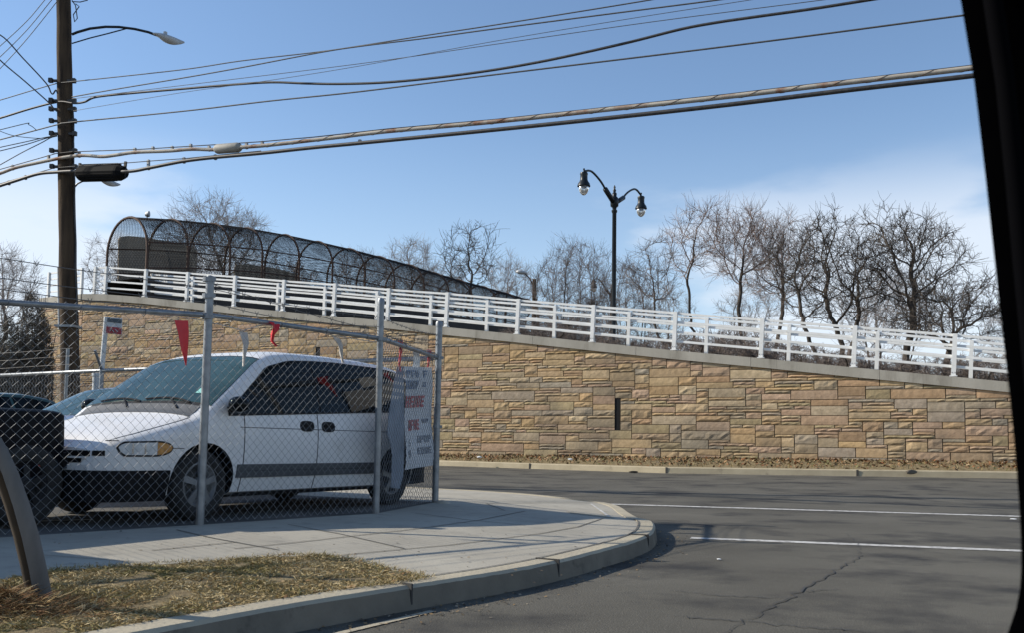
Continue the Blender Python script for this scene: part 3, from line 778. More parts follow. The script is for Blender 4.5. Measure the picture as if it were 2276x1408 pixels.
p3 = at(216,834,16.6); mb = MB(); mb.lathe([(.075,0-p3.z+LOTZ-.2),(.075,-.03),(.088,-.03),(.088,.02),(.01,.03)], p3, sides=12)
solo('short_post', mb, M['sign_white'], 'short pale capped post left of the angled fence arm', 'post', smooth=True, angle=40)

# ================================================================== UTILITY POLE
PYD = 21.0
pt, pbm = at(140,-60,PYD), at(154,760,PYD); ax = (pt-pbm).normalized()
pole_base = pbm - ax*((pbm.z+.2)/ax.z)
upole = thing('utility_pole', pole_base, 'dark creosoted wooden utility pole carrying the cables, in front of the stone wall', 'utility pole')
pole_top = pt + ax*1.6
mb = MB(); pts = [pole_base.lerp(pole_top, k/24)+Vector((rnd.uniform(-.008,.008), rnd.uniform(-.008,.008),0)) for k in range(25)]
mb.tube(pts, lambda t: .215-.075*t, 18); obj('shaft', mb, M['pole'], upole, smooth=True, angle=50)
mb = MB()
def onp(y, dx=0, dy=-.17):    # point on the pole at a photo height
    p = at(142+(y/640)*10, y, PYD); return p + Vector((dx,dy,0))
for y in (183,227,246,272,300,338,373):
    mb = MB(); mb.bar(onp(y,-.27,-.1), onp(y,.26,-.1), .05, .05); obj('bracket', mb, M['rubber_black'], upole)
    for dx in (-.27,.25): mb = MB(); mb.box(onp(y,dx,-.12), (.085,.085,.095)); obj('insulator', mb, M['rubber_black'], upole)
mb = MB(); mb.tube([onp(y, .19+.012*math.sin(y*.05), -.05) for y in range(250, 760, 25)], .018, 6); obj('riser_cable', mb, M['rubber_black'], upole)
mb = MB(); mb.tube([onp(y, -.2, -.05) for y in range(595, 740, 20)], .022, 6); obj('ground_strip', mb, M['sign_white'], upole)
mb = MB(); mb.box(onp(728,0,-.03), (.44,.42,.05)); obj('band', mb, M['galv'], upole)
for a in (((160,0),(168,12),(172,40),(166,48),(163,32),(176,14),(168,8)), ((160,3),(178,4),(194,0),(198,-8))):
    mb = MB(); mb.tube([at(x,y,PYD-.15) for x,y in a], .012, 5); obj('loose_wire', mb, M['rubber_black'], upole)
# cobra-head lamps on the pole
def cobra(label, arm, head, Y, brace=None, dirx=1, cell=True, r=.03):
    a0 = at(*arm[0], Y-.1); t = thing('street_lamp', a0, label, 'street lamp', 'cobra head lamps')
    P = [at(x,y,Y-.15) for x,y in arm]; mb = MB(); mb.tube(P, r, 8); obj('arm', mb, M['lampiron'] if dirx > 0 else M['galv'], t, smooth=True)
    if brace: mb = MB(); mb.tube([at(x,y,Y-.15) for x,y in brace], .014, 6); obj('brace', mb, M['lampiron'], t)
    (hx0,hy0),(hx1,hy1) = head; A = at(hx0,hy0,Y-.15); B = at(hx1,hy1,Y-.15); L = (B-A).length; d = (B-A).normalized()
    sd = d.cross(UP).normalized(); u = sd.cross(d); mb = MB(); rows = []
    for k in range(13):
        q = k/12; w = L*.20*math.sin(min(1,q*1.12+.10)*math.pi)**.6 if q < .99 else L*.03
        w = max(w, L*.05 if q < .2 else L*.02); th = L*(.045+.05*math.sin(q*math.pi)); dp = L*.16*math.sin(max(0,(q-.12)/.88)*math.pi)**.7 if q > .12 else L*.02
        row = []
        for j in range(14):
            a = 2*math.pi*j/14; c, s = math.cos(a), math.sin(a)
            row.append(A + d*(L*q) + sd*(w*c) + u*((th if s > 0 else dp)*s))
        rows.append(row)
    n = mb.grid(rows, closed=True); mb.face(tuple(n+k for k in range(13,-1,-1))); mb.face(tuple(n+12*14+k for k in range(14)))
    obj('lamp_head', mb, M['cobra'], t, smooth=True)
    if cell: mb = MB(); mb.lathe([(.045,0),(.045,.09),(.03,.1)], A+d*L*.36+u*L*.05, sides=10); obj('photocell', mb, M['cobra'], t)
    return t
cobra('upper cobra head street lamp on a long curved arm of the wooden pole', [(160,76),(172,71),(200,63),(235,59),(265,59.5),(300,64),(330,71),(346,77)], ((342,76),(409,95)), PYD, [(160,96),(200,84),(240,74),(281,63)])
cobra('lower cobra head street lamp half hidden by the black splice box', [(166,415),(172,408),(184,402),(205,398),(222,398)], ((216,397),(267,411)), PYD+.6, dirx=-1, cell=False, r=.022)

# ================================================================== OVERHEAD CABLES
wp0 = at(146,300,PYD-.25); wp1 = at(2160,160,13.0); wdir = flat(wp1-wp0).normalized(); wnrm = Vector((wdir.y,-wdir.x,0))
def wire(name, pts, r, m, label, cat='overhead wire', off=0.0, group=None, sides=6, plane=None):
    if pts[0][0] < 0: (ax_, ay_), (bx_, by_) = pts[0], pts[1]; g_ = (by_-ay_)/(bx_-ax_); pts = [(ax_-620, ay_-620*g_), (ax_-300, ay_-300*g_)] + list(pts)
    P = [onplane(x, y, wp0+wnrm*off, wnrm) if plane is None else at(x,y,plane) for x,y in pts]
    # smooth the polyline
    Q = []
    for i in range(len(P)-1):
        p0, p1, p2, p3 = P[max(i-1,0)], P[i], P[i+1], P[min(i+2,len(P)-1)]
        for k in range(6):
            t = k/6; Q.append(.5*((2*p1)+(p2-p0)*t+(2*p0-5*p1+4*p2-p3)*t*t+(3*p1-p0-3*p2+p3)*t**3))
    Q.append(P[-1]); mb = MB(); mb.tube(Q, r, sides)
    return solo(name, mb, m, label, cat, group, smooth=True), Q
G = 'overhead wires'
wire('overhead_wire', [(-60,238),(0,222),(70,201),(130,184),(160,181),(400,155),(535,135),(707,115),(800,101.5),(954,77),(1100,55),(1441,0),(1720,-50)], .011, M['wirealu'], 'topmost grey wire leaving the wooden pole to the right, just below the upper street lamp', group=G)
wire('overhead_wire', [(160,215),(250,199),(400,174),(535,150),(707,117),(800,102.5),(950,84),(1100,63.5),(1350,31),(1591,0),(1900,-42)], .012, M['wirealu'], 'second grey wire right of the pole, crossing the topmost one halfway along', off=.25, group=G)
wire('overhead_wire', [(160,219),(400,190),(800,141),(1100,98),(1450,48),(1823,0),(2100,-38)], .006, M['wirealu'], 'hair-thin wire above the thick black drop cable', off=.4, group=G)
wire('overhead_wire', [(163,246),(400,206),(600,178),(800,146),(1100,91),(1400,41),(1663,0),(1900,-38)], .005, M['wirealu'], 'faint hair-thin wire rising from below the thick black drop cable on the pole', off=.55, group=G)
wire('drop_cable', [(-60,277),(0,262),(68,241),(130,226),(163,229),(188,226),(215,215),(300,206),(400,197.5),(500,189),(600,182.5),(680,185),(760,186),(860,182.5),(980,171),(1100,154.5),(1200,137),(1286,119),(1400,93),(1513,64.5),(1590,50),(1668,38.5),(1800,20),(1927,0),(2150,-36)], .023, M['rubber_black'], 'thick sagging black drop cable with a wavy line across the sky', group=G)
wire('overhead_wire', [(-60,325),(0,310),(80,289),(130,276),(160,271),(400,247.5),(600,224),(797,203.5),(1100,165.5),(1500,117),(1800,79),(2141,33.6),(2400,0)], .014, M['wirealu'], 'straight grey wire below the black drop cable, reaching the car window pillar', off=.1, group=G)
_, QR = wire('cable', [(-60,404),(0,385),(34,372.6),(85,361),(142,349.6),(184,345),(226,347.5),(258,344),(300,338),(374,335),(425,331),(480,332),(534,327),(597,322),(738,306),(861,291.5),(1100,270),(1350,243),(1617,214.5),(1900,181),(2159,151),(2420,118)], .037, M['rustcable'], 'thick pale rust-streaked cable with a spiral wrap, above the black one', cat='cable', sides=10)
_, QB = wire('cable', [(-60,432),(0,412.5),(34,401.6),(85,386),(128,382),(172,380),(278,381),(330,373),(370,365),(410,357.5),(470,350),(580,340),(686,328.5),(800,317.5),(1100,288),(1350,262),(1617,232.5),(1900,198),(2162,168),(2420,136)], .036, M['rubber_black'], 'thick black cable just under the pale rusty one, carrying the black splice box', cat='cable', off=.02, sides=10)
def sub(o, mb, name, m):
    mb.v = [(a-o.location.x,b-o.location.y,c-o.location.z) for a,b,c in mb.v]; c = obj(name, mb, m, o, local=True); return c
oR = [o for o in bpy.data.objects if o.name.startswith('cable')]
cr_, cb_ = oR[0], oR[1]
def wpl(x,y,off=0.0): return onplane(x,y,wp0+wnrm*off,wnrm)
mb = MB(); pts = [wpl(x,y) for x,y in ((-60,398),(0,376),(85,352),(123,341),(160,337),(311,331.5),(480,321),(580,314.5),(700,304),(861,286),(1100,265),(1350,238),(1617,209),(2159,145),(2420,112))]; mb.tube(pts, .011, 5); sub(cr_, mb, 'messenger_wire', M['rubber_black'])
mb = MB(); pts = [wpl(x,y) for x,y in ((-60,428),(0,408),(85,383),(120,373),(172,369),(278,362),(340,357),(410,352),(580,335))]; mb.tube(pts, .010, 5); sub(cb_, mb, 'messenger_wire', M['rubber_black'])
mb = MB()       # spiral wrap of the pale cable
acc = 0; i = 0
sp_ = []
for a, b in zip(QR, QR[1:]):
    n = max(2, int((b-a).length/.05))
    for k in range(n): sp_.append(a.lerp(b, k/n))
pts = []; L = 0
for k, p in enumerate(sp_):
    px = proj(p)[0]
    if px < 560 or k+1 >= len(sp_): continue
    t = (sp_[k+1]-p).normalized(); s_ = t.cross(UP).normalized(); u = s_.cross(t); L += (sp_[k+1]-p).length
    a = L/.62*2*math.pi; pts.append(p + s_*(.0385*math.cos(a)) + u*(.0385*math.sin(a)))
mb.tube(pts, .005, 4); sub(cr_, mb, 'spiral_wrap', M['rust'])
for lst, o, m_, up_ in ((((28,372,7),(108,352,9),(176,343,8),(300,335,8),(340,332,8),(383,331,8),(424,327,9),(465,330,7),(548,324,8),(583,319,7)), cr_, 'galv', 1), (((20,406,6),(57,394,6),(330,366,14),(409,356,8),(479,349,7),(800,315,6)), cb_, 'galv', 1)):
    for x,y,h in lst:
        mb = MB(); mb.bar(wpl(x,y+h*.8,-.06), wpl(x,y-h*.8,-.06), .05, .05, up=wdir); sub(o, mb, 'lashing_clamp', M[m_])
A = wpl(481,331,-.02); B = wpl(532,327,-.02); d = (B-A).normalized(); s_ = d.cross(UP).normalized(); u = s_.cross(d); L = (B-A).length
mb = MB(); mb.lathe([(.05,-.04),(.085,0),(.10,.04),(.10,L-.04),(.085,L),(.05,L+.05)], A, (s_,u,d), 16)
solo('splice_case', mb, M['case'], 'pale cylindrical splice case on the rusty cable right of the pole', 'splice case', smooth=True, angle=50)
A = wpl(174,386,-.06); B = wpl(279,383,-.06); d = (B-A).normalized(); s_ = d.cross(UP).normalized(); u = s_.cross(d); L = (B-A).length; r = .175
sb = thing('splice_box', A, 'black ribbed splice box hanging on the lower cable beside the pole', 'splice box')
mb = MB(); mb.lathe([(.10,.03),(r*.8,.05),(r,.12),(r,L-.2),(r*.96,L-.14),(r*.7,L-.03),(.08,L-.02)], A, (s_,u,d), 10); obj('housing', mb, M['splice_black'], sb)
mb = MB()
for k in range(5):
    an = 2*math.pi*(k/10+.5)+.3; o = s_*math.cos(an)*(r+.004)+u*math.sin(an)*(r+.004); mb.bar(A+d*.14+o, A+d*(L-.22)+o, .012, .012)
mb.bar(A+d*.1+u*(r+.012), A+d*(L-.2)+u*(r+.012), .10, .03)
obj('rib', mb, M['splice_black'], sb)
for k in (.02, L-.03):
    mb = MB(); mb.bar(A+d*k-u*.1, A+d*k+u*.24, .035, .06, up=d); obj('hanger', mb, M['black_trim'], sb)
G2 = 'service wires left of the pole'
Z_ = PYD-.3
wire('service_wire', [(-60,66),(0,77),(52,130),(102,184),(113,205),(118,208),(124,200),(128,207)], .016, M['rubber_black'], 'thick black service wire dropping from the upper left corner to the pole', group=G2, plane=Z_)
wire('service_wire', [(-60,70),(0,133),(55,180),(109,228),(118,240),(128,248)], .016, M['rubber_black'], 'lower thick black service wire dropping from the left edge to the pole clamps', group=G2, plane=Z_)
wire('service_wire', [(-40,135),(0,102),(60,46),(99,0),(130,-36)], .008, M['wirealu'], 'leftmost thin wire slanting up across the top left corner', group=G2, plane=Z_)
wire('service_wire', [(-40,160),(0,126),(60,66),(111,4),(128,-16)], .008, M['wirealu'], 'middle thin wire slanting up to the pole top at the left', group=G2, plane=Z_)
wire('service_wire', [(-40,190),(0,152),(60,86),(121,10),(132,-4)], .008, M['wirealu'], 'lowest of the thin wires slanting up to the pole top at the left', group=G2, plane=Z_)
wire('service_wire', [(-40,298),(0,288),(60,273.5),(63,276),(72,281),(80,288)], .009, M['wirealu'], 'grey service wire with a short spliced tail left of the pole', group=G2, plane=Z_)
wire('service_wire', [(0,291),(30,301),(70,306),(95,306.5),(112,303),(127,299)], .008, M['wirealu'], 'drooping service wire curving into the pole bracket at the left', group=G2, plane=Z_)
wire('service_wire', [(-40,337),(0,327),(60,314),(95,306),(127,300)], .010, M['wirealu'], 'upper of the close pair of service wires fanning left from the pole bracket', group=G2, plane=Z_)
wire('service_wire', [(-40,345),(0,335),(60,320),(95,309),(127,301)], .010, M['wirealu'], 'lower of the close pair of service wires fanning left from the pole bracket', group=G2, plane=Z_)
wire('service_wire', [(-40,388),(0,366),(50,338),(90,318),(112,306),(127,302)], .010, M['wirealu'], 'steepest service wire fanning down to the left edge from the pole bracket', group=G2, plane=Z_)

# ================================================================== STREET LAMPS ON THE RAMP
def teardrop(th, top, k, tiltless=True):
    # bell-shaped hood and glass; top = top of hood cap, k = metres per unit
    p = [(.035,.62),(.05,.60),(.03,.52),(.05,.44),(.16,.43),(.185,.36),(.165,.30),(.17,.1),(.2,.02),(.27,-.08),(.30,-.2),(.28,-.215)]
    mb = MB(); mb.lathe([(r*k, (h-.62)*k) for r, h in p], top, sides=18); sh = obj('lamp_shade', mb, M['lampiron'], th, smooth=True, angle=50)
    g = [(.235,-.21),(.23,-.3),(.2,-.42),(.14,-.53),(.07,-.59),(.01,-.61)]
    mb = MB(); mb.lathe([(r*k, (h-.62)*k) for r, h in g], top, sides=18); obj('globe', mb, M['lampglass'], th, smooth=True)
def lamppost(label, base_z, col_px, col_top, Lh, Rh, Yc, YL, YR, r, k, hide_right=False):
    top = at(col_px[0], col_top, Yc); bot = Vector((top.x, top.y, base_z))
    t = thing('lamp_post', bot, label, 'lamp post', 'twin teardrop lamp posts')
    H = top.z-base_z; q = r
    prof = [(q*2.6,0),(q*2.6,.35),(q*2.0,.5),(q*1.9,.95),(q*1.3,1.1),(q*1.1,1.3),(q,H-1.3*k*1.05),(q*1.35,H-1.3*k),(q*1.4,H-1.22*k),(q*.95,H-1.2*k),(q*1.0,H-1.1*k),(q*1.9,H-1.02*k),(q*2.0,H-.8*k),(q*1.7,H-.62*k),(q*1.0,H-.55*k),(q*1.1,H-.4*k),(q*.55,H-.35*k),(q*.8,H-.25*k),(q*.4,H-.18*k),(q*.55,H-.1*k),(.01,H)]
    mb = MB(); mb.lathe(prof, bot, sides=16); obj('column', mb, M['lampiron'], t, smooth=True, angle=50)
    for hd, Yh in ((Lh,YL),(Rh,YR)):
        if hd is None: continue
        hp = at(*hd, Yh); c = top - UP*(.85*k); dx = hp-c
        o = flat(dx).normalized(); Lx = flat(dx).length; hz = hp.z - .12*k
        P = [c+o*.1, c+o*(Lx*.30)+UP*(.42*k), c+o*(Lx*.45)+UP*((hz-c.z)*.35+.42*k), c+o*(Lx*.68)+UP*((hz-c.z)*.85+.25*k), c+o*(Lx*.82)+UP*(hz-c.z+.17*k), Vector((hp.x,hp.y,hz))-o*.03]
        Q = chaikin(P, 2); mb = MB(); mb.tube(Q, .05*k, 8); mb.tube([c+o*.08, c+o*(Lx*.32)+UP*(.45*k)], .12*k, 8); obj('arm', mb, M['lampiron'], t, smooth=True)
        teardrop(t, hp, k)
    return t
lamppost('tall black twin teardrop lamp post rising behind the middle of the railings', 3.6, (1366,), 411, (1298,374), (1425,428), 44.2, 41.8, 46.6, .10, 1.0)
lamppost('smaller far black lamp post mostly hidden behind the tall twin lamp post', 3.0, (1359.5,), 636, (1320,618), None, 78, 76, 80, .11, .95)
pc = at(1188,620,66); mb = MB(); mb.tube([Vector((pc.x,pc.y,2)), pc], lambda t: .2-.05*t, 10)
fp = thing('street_lamp_pole', Vector((pc.x,pc.y,2)), 'short brown wooden pole with a cobra lamp facing left, beyond the end of the footbridge', 'street lamp')
obj('shaft', mb, M['pole'], fp, smooth=True, angle=50)
mb = MB(); mb.tube([at(x,y,65.8) for x,y in ((1187,640),(1183,630),(1176,617),(1168,609),(1160,606))], .05, 6); obj('arm', mb, M['rust'], fp)
A = at(1172,607,65.8); B = at(1147,603,65.8); d = (B-A).normalized(); s_ = d.cross(UP).normalized(); u = s_.cross(d); L = (B-A).length
mb = MB(); mb.lathe([(.05,0),(.14,L*.2),(.2,L*.5),(.19,L*.8),(.05,L)], A, (s_,u*.8,d), 12); obj('lamp_head', mb, M['cobra'], fp, smooth=True)

# ================================================================== FLAGS, BANNER, LEANING GUARD, CAR PILLAR
def fpl(x, y, a, b, out=.05):
    W_ = flat(b-a).normalized(); n = Vector((W_.y,-W_.x,0)); return onplane(x,y,a+n*out,n), n
def flag(pts_l, pts_r, a, b, m, label, out=.05, wav=.02):
    mb = MB(); rows = []
    for i, (l, r) in enumerate(zip(pts_l, pts_r)):
        p, n = fpl(*l, a, b, out); q, _ = fpl(*r, a, b, out); w = wav*math.sin(i*1.7); row = []
        for k in range(4): row.append(p.lerp(q, k/3)+n*(w+wav*.7*math.sin(k*2.1+i)))
        rows.append(row)
    th = .003; mb.grid(rows); mb.grid([[Vector(p)-n*th for p in r] for r in rows])
    return solo('pennant_flag', mb, m, label, 'pennant flag', 'pennant flags along the fence', smooth=True)
flag([(388,713),(394,740),(402,775),(414,813)], [(418,713.5),(418,740),(417.5,775),(415.5,814)], FP1+fd, FP1, M['red_flag'], 'large red pennant hanging flat from the rail left of the nearest fence post', .03, .008)
flag([(531,737),(536,765),(540,790),(543,815)], [(550,740),(549,765),(546,790),(544,816)], FP1, FP2, M['white_flag'], 'faded white pennant hanging over the van windscreen', -.06)
flag([(597,716),(601,728),(604,742),(607,758),(612,771)], [(622,722),(614,734),(609,745),(611,760),(613,772)], FP1, FP2, M['red_flag'], 'twisted red pennant caught over the middle of the fence rail', .03, .03)
flag([(739,748),(748,768),(756,788),(764,808)], [(754,752),(758,770),(761,790),(766,809)], FP1, FP2, M['white_flag'], 'faded white pennant hanging slanted over the van roof', -.06)
flag([(885,757),(884,772),(888,790),(888,812),(889,826)], [(896,758),(892,774),(893,790),(891,812),(890,827)], FP2, FP3, M['red_flag'], 'narrow twisted red pennant just left of the white banner top', -.06, .012)
flag([(949,778),(948,790),(951,804),(952,817)], [(959,779),(956,791),(955,804),(954,818)], FP2, FP3, M['red_flag'], 'small red pennant next to the corner fence post', -.05, .01)
flag([(919,783),(917,800),(916,818)], [(931,786),(932,802),(931,818)], FP2, FP3, M['litter'], 'bright white pennant above the banner', -.07, .01)
pts = [fpl(x,y,FP1,FP2,-.03)[0] for x,y in ((300,694),(447,712),(540,736),(605,716),(745,748),(836,762))] + [fpl(x,y,FP2,FP3,-.03)[0] for x,y in ((890,758),(925,783),(955,780),(970,790))]
mb = MB(); mb.tube(pts, .004, 4); solo('pennant_string', mb, M['white_flag'], 'thin pale string the pennants hang from along the fence rail', 'string')
# banner hung inside the fence between the last two posts
ban = thing('banner', fz(FP2.lerp(FP3,.6), .4), 'white banner with faded blue and red lettering hung inside the fence corner', 'banner')
bn = Vector((flat(FP3-FP2).normalized().y, -flat(FP3-FP2).normalized().x, 0))
def bp(u, v, lift=0.0):
    L = (897+(898.6-897)*v, 816+(1047-816)*v); Rr = (962.5+(958-962.5)*v, 818+(1036-818)*v)
    x = L[0]+(Rr[0]-L[0])*u; y = L[1]+(Rr[1]-L[1])*u
    p = fpl(x,y,FP2,FP3,-.05)[0]; w = .02*math.sin(u*5+v*3)+.015*math.sin(v*9)
    return p+bn*(w+lift)
mb = MB(); mb.grid([[bp(i/8,j/14) for i in range(9)] for j in range(15)]); mb.grid([[bp(i/8,j/14,-.006) for i in range(9)] for j in range(15)]); obj('sheet', mb, M['banner'], ban, smooth=True)
mb = MB(); fl_l = [(897,816),(894,845),(889,880),(879,930),(871,965),(876,990),(880,1015),(883,1060),(886,1086)]; fl_r = [(898,816),(897.5,845),(897.8,880),(898,930),(898.3,965),(898.5,990),(898.5,1015),(896,1060),(888,1088)]
rows = []
for j,(l,r) in enumerate(zip(fl_l,fl_r)):
    p = fpl(*l,FP2,FP3,-.05)[0]; q = fpl(*r,FP2,FP3,-.045)[0]; rows.append([q, p.lerp(q,.5)-bn*.05-bn*.02*math.sin(j*1.3), p-bn*(.07+.03*math.sin(j*.9))])
mb.grid(rows); mb.grid([[Vector(p)-bn*.006 for p in r] for r in rows]); obj('folded_flap', mb, M['banner_fold_shade'], ban, smooth=True)
def marks(name, rects, m):
    mb = MB()
    for u0,v0,u1,v1 in rects:
        a,b,c,d = bp(u0,v0,.006),bp(u1,v0,.006),bp(u1,v1,.006),bp(u0,v1,.006); mb.quad(a,b,c,d)
    obj(name, mb, m, ban)
q = random.Random(5)
def glyphrow(v0, v1, u0, u1, n):
    # heavy, blurred-out capital letters: strokes only, unreadable in the photo
    R_ = []; w = (u1-u0)/n; h = v1-v0
    for k in range(n):
        a = u0+k*w; st = w*.26
        R_.append((a, v0, a+st, v1))
        kind = q.choice('OEFHPU')
        if kind in 'OEFP': R_.append((a+st, v0, a+w*.78, v0+h*.22))
        if kind in 'OEU': R_.append((a+st, v1-h*.22, a+w*.78, v1))
        if kind in 'EFHP': R_.append((a+st, v0+h*.4, a+w*.74, v0+h*.6))
        if kind in 'OHU': R_.append((a+w*.52, v0, a+w*.78, v1))
        if kind == 'P': R_.append((a+w*.52, v0, a+w*.78, v0+h*.55))
    return R_
for nm, g, m_ in (('blue_lettering', glyphrow(.035,.105,.04,.48,3), 'ink_blue'), ('blue_lettering', glyphrow(.035,.105,.66,.86,1), 'ink_blue'), ('blue_lettering', glyphrow(.135,.22,.0,.46,4), 'ink_blue'), ('blue_lettering', glyphrow(.15,.20,.64,.8,1), 'ink_blue'),
    ('red_lettering', glyphrow(.285,.40,.0,.78,5), 'ink_red'), ('red_lettering', glyphrow(.52,.625,.15,.65,4), 'ink_red'), ('dark_lettering', glyphrow(.685,.755,.52,.94,4), 'ink_black'), ('dark_lettering', glyphrow(.80,.87,.5,.94,4), 'ink_black'), ('blue_dot', [(.70,.52,.90,.545),(.73,.545,.86,.56)], 'ink_black')): marks(nm, g, M[m_])
def digits(ch, u, v, h):
    cu = bpy.data.curves.new('t', 'FONT'); cu.body = ch; cu.size = 1; o = bpy.data.objects.new('t', cu); COL.objects.link(o)
    dg = bpy.context.evaluated_depsgraph_get(); me = o.evaluated_get(dg).to_mesh(); mb = MB()
    mb.v = [tuple(bp(u+p.co.x*h*2.2, v-p.co.y*h, .007)) for p in me.vertices]
    for f in me.polygons: mb.face(tuple(f.vertices))
    o.to_mesh_clear() if False else None
    bpy.data.objects.remove(o); obj('dark_lettering', mb, M['ink_black'], ban)
digits('S', .12, .775, .095); digits('9', .10, .895, .12)
# leaning guard post with dry straw at its foot
gb = onsw(88,1352,.0); 
lp = thing('leaning_guard_post', gb, 'weathered grey half-round guard post leaning left at the grass edge, dark inside', 'guard post')
axis_px = [(94,1362),(90,1330),(78,1265),(62,1195),(42,1125),(18,1055),(-6,1000),(-34,950),(-70,890)]
Yg = gb.y; wpxs = [28,26,25,25,24,23,22,21,20]
rows = []; rows2 = []
for k,(x,y) in enumerate(axis_px):
    c = at(x,y,Yg-.12*k/8); e = at(x+wpxs[k],y-3,Yg-.12*k/8); rr = (e-c).length; row = []; row2 = []
    for j in range(9):
        a = R(-78 + j*22); dv = Vector((math.cos(a)*1.0, -math.sin(a)*.9+.0, 0)); 
        row.append(c+Vector((dv.x*rr, dv.y*rr*.9, 0))); row2.append(c+Vector((dv.x*(rr-.012), dv.y*(rr-.012)*.9, 0)))
    rows.append(row); rows2.append(row2)
mb = MB(); mb.grid(rows); mb.grid([r[::-1] for r in rows2]); 
for ra, rb in ((rows,rows2),):
    mb.grid([[r[0] for r in ra],[r[0] for r in rb]]); mb.grid([[r[-1] for r in rb],[r[-1] for r in ra]]); mb.grid([ra[0], rb[0]]); mb.grid([ra[-1], rb[-1]])
obj('guard_shell', mb, M['guard'], lp, smooth=True, angle=40)
mb = MB(); mb.tube([at(x-13-k*.6,y-6,Yg+.03-.12*k/8) for k,(x,y) in enumerate(axis_px)], .036, 8); obj('core_post', mb, M['guard_in'], lp, smooth=True)
mb = MB()
for i in range(6500):
    r = abs(rnd.gauss(0,.2)); a = rnd.random()*6.28; p = gb+Vector((-.10+r*math.cos(a)*1.15, -.10+r*math.sin(a)*.8, 0)); p.z = gb.z+.005+max(0,.09-r*.22)*rnd.random()
    L = rnd.uniform(.03,.13); an = rnd.random()*6.28; tl = rnd.uniform(-.25,.6); d = Vector((math.cos(an),math.sin(an),tl)).normalized()*L; w = Vector((-d.y,d.x,0)).normalized()*rnd.uniform(.0007,.0018)
    mb.poly([p-w, p+w, p+d*.6+w+UP*.002, p+d], rnd.choice([(.36,.25,.11),(.28,.17,.07),(.48,.37,.21),(.15,.08,.035),(.22,.11,.05),(.12,.07,.03)]))
tag(obj('straw', mb, M['grass']), kind='stuff')
# window pillar of the car the picture is taken from
Yp = .62
edge = [(2118,-160),(2135,0),(2149,85),(2165,180),(2178,290),(2191,400),(2203,510),(2215,620),(2225,710),(2235,800),(2244,880),(2252,960),(2259,1040),(2265,1120),(2269,1200),(2270,1260),(2267,1310),(2258,1355),(2240,1408),(2222,1450),(2196,1510)]
wpil = thing('car_window_pillar', at(2300,1510,Yp), 'black window pillar of the car at the right edge, very close to the viewer', 'car pillar')
mb = MB(); rows = []
for x, y in edge:
    p = at(x,y,Yp); q = at(2560,y,Yp); D = Vector((0,.05,0))
    rows.append([p+Vector((.012,-.012,0)), p, p+Vector((.012,.02,0)), p+Vector((.04,.055,0)), q+D, q-Vector((0,.02,0)), p+Vector((.05,-.022,0))])
n = mb.grid(rows, closed=True); mb.face(tuple(n+k for k in range(6,-1,-1))); mb.face(tuple(n+(len(rows)-1)*7+k for k in range(7))); obj('pillar_trim', mb, M['pillar'], wpil, smooth=True, angle=50)
mb = MB(); mb.tube([at(x+72-y*.016,y,Yp-.02) for x,y in edge[:16]], .006, 8); obj('seal_strip', mb, M['seal'], wpil, smooth=True)
# bits on the ground
def clump(name, x, y, z, sz, m, label, cat, Y=None):
    p = at(x,y,Y) if Y else ground(x,y,z); mb = MB(); rows = []
    for i in range(6):
        a = math.pi*i/5; rows.append([p+Vector((math.sin(a)*math.cos(b*.785)*sz[0]*rnd.uniform(.7,1.2), math.sin(a)*math.sin(b*.785)*sz[1]*rnd.uniform(.7,1.2), sz[2]*(1-math.cos(a))*.5*rnd.uniform(.85,1.1))) for b in range(8)])
    mb.grid(rows, closed=True); return solo(name, mb, m, label, cat)
clump('road_debris', 1408, 1053, None, (.16,.1,.07), M['black_trim'], 'flat black scrap lying on the far road by the kerb', 'debris', 31.2)
clump('litter_scrap', 2252, 1156, .005, (.05,.04,.012), M['litter'], 'small white scrap of litter below the upper crosswalk line at the right', 'litter')
clump('litter_scrap', 1598, 1246, .005, (.02,.02,.012), M['litter'], 'tiny white speck of litter on the near road', 'litter')
clump('litter_scrap', 1066, 1020, None, (.10,.06,.08), M['litter'], 'crumpled white paper lying on the verge under the wall, left one', 'litter', 35.9)
clump('litter_scrap', 1268, 1025, None, (.10,.06,.08), M['litter'], 'crumpled white paper lying on the verge right of the other one', 'litter', 34.6)
clump('kerb_weed', 2025, 1056, None, (.20,.05,.14), M['brush'], 'dark clump of weed growing in the far kerb near the car pillar', 'weed', 29.0)
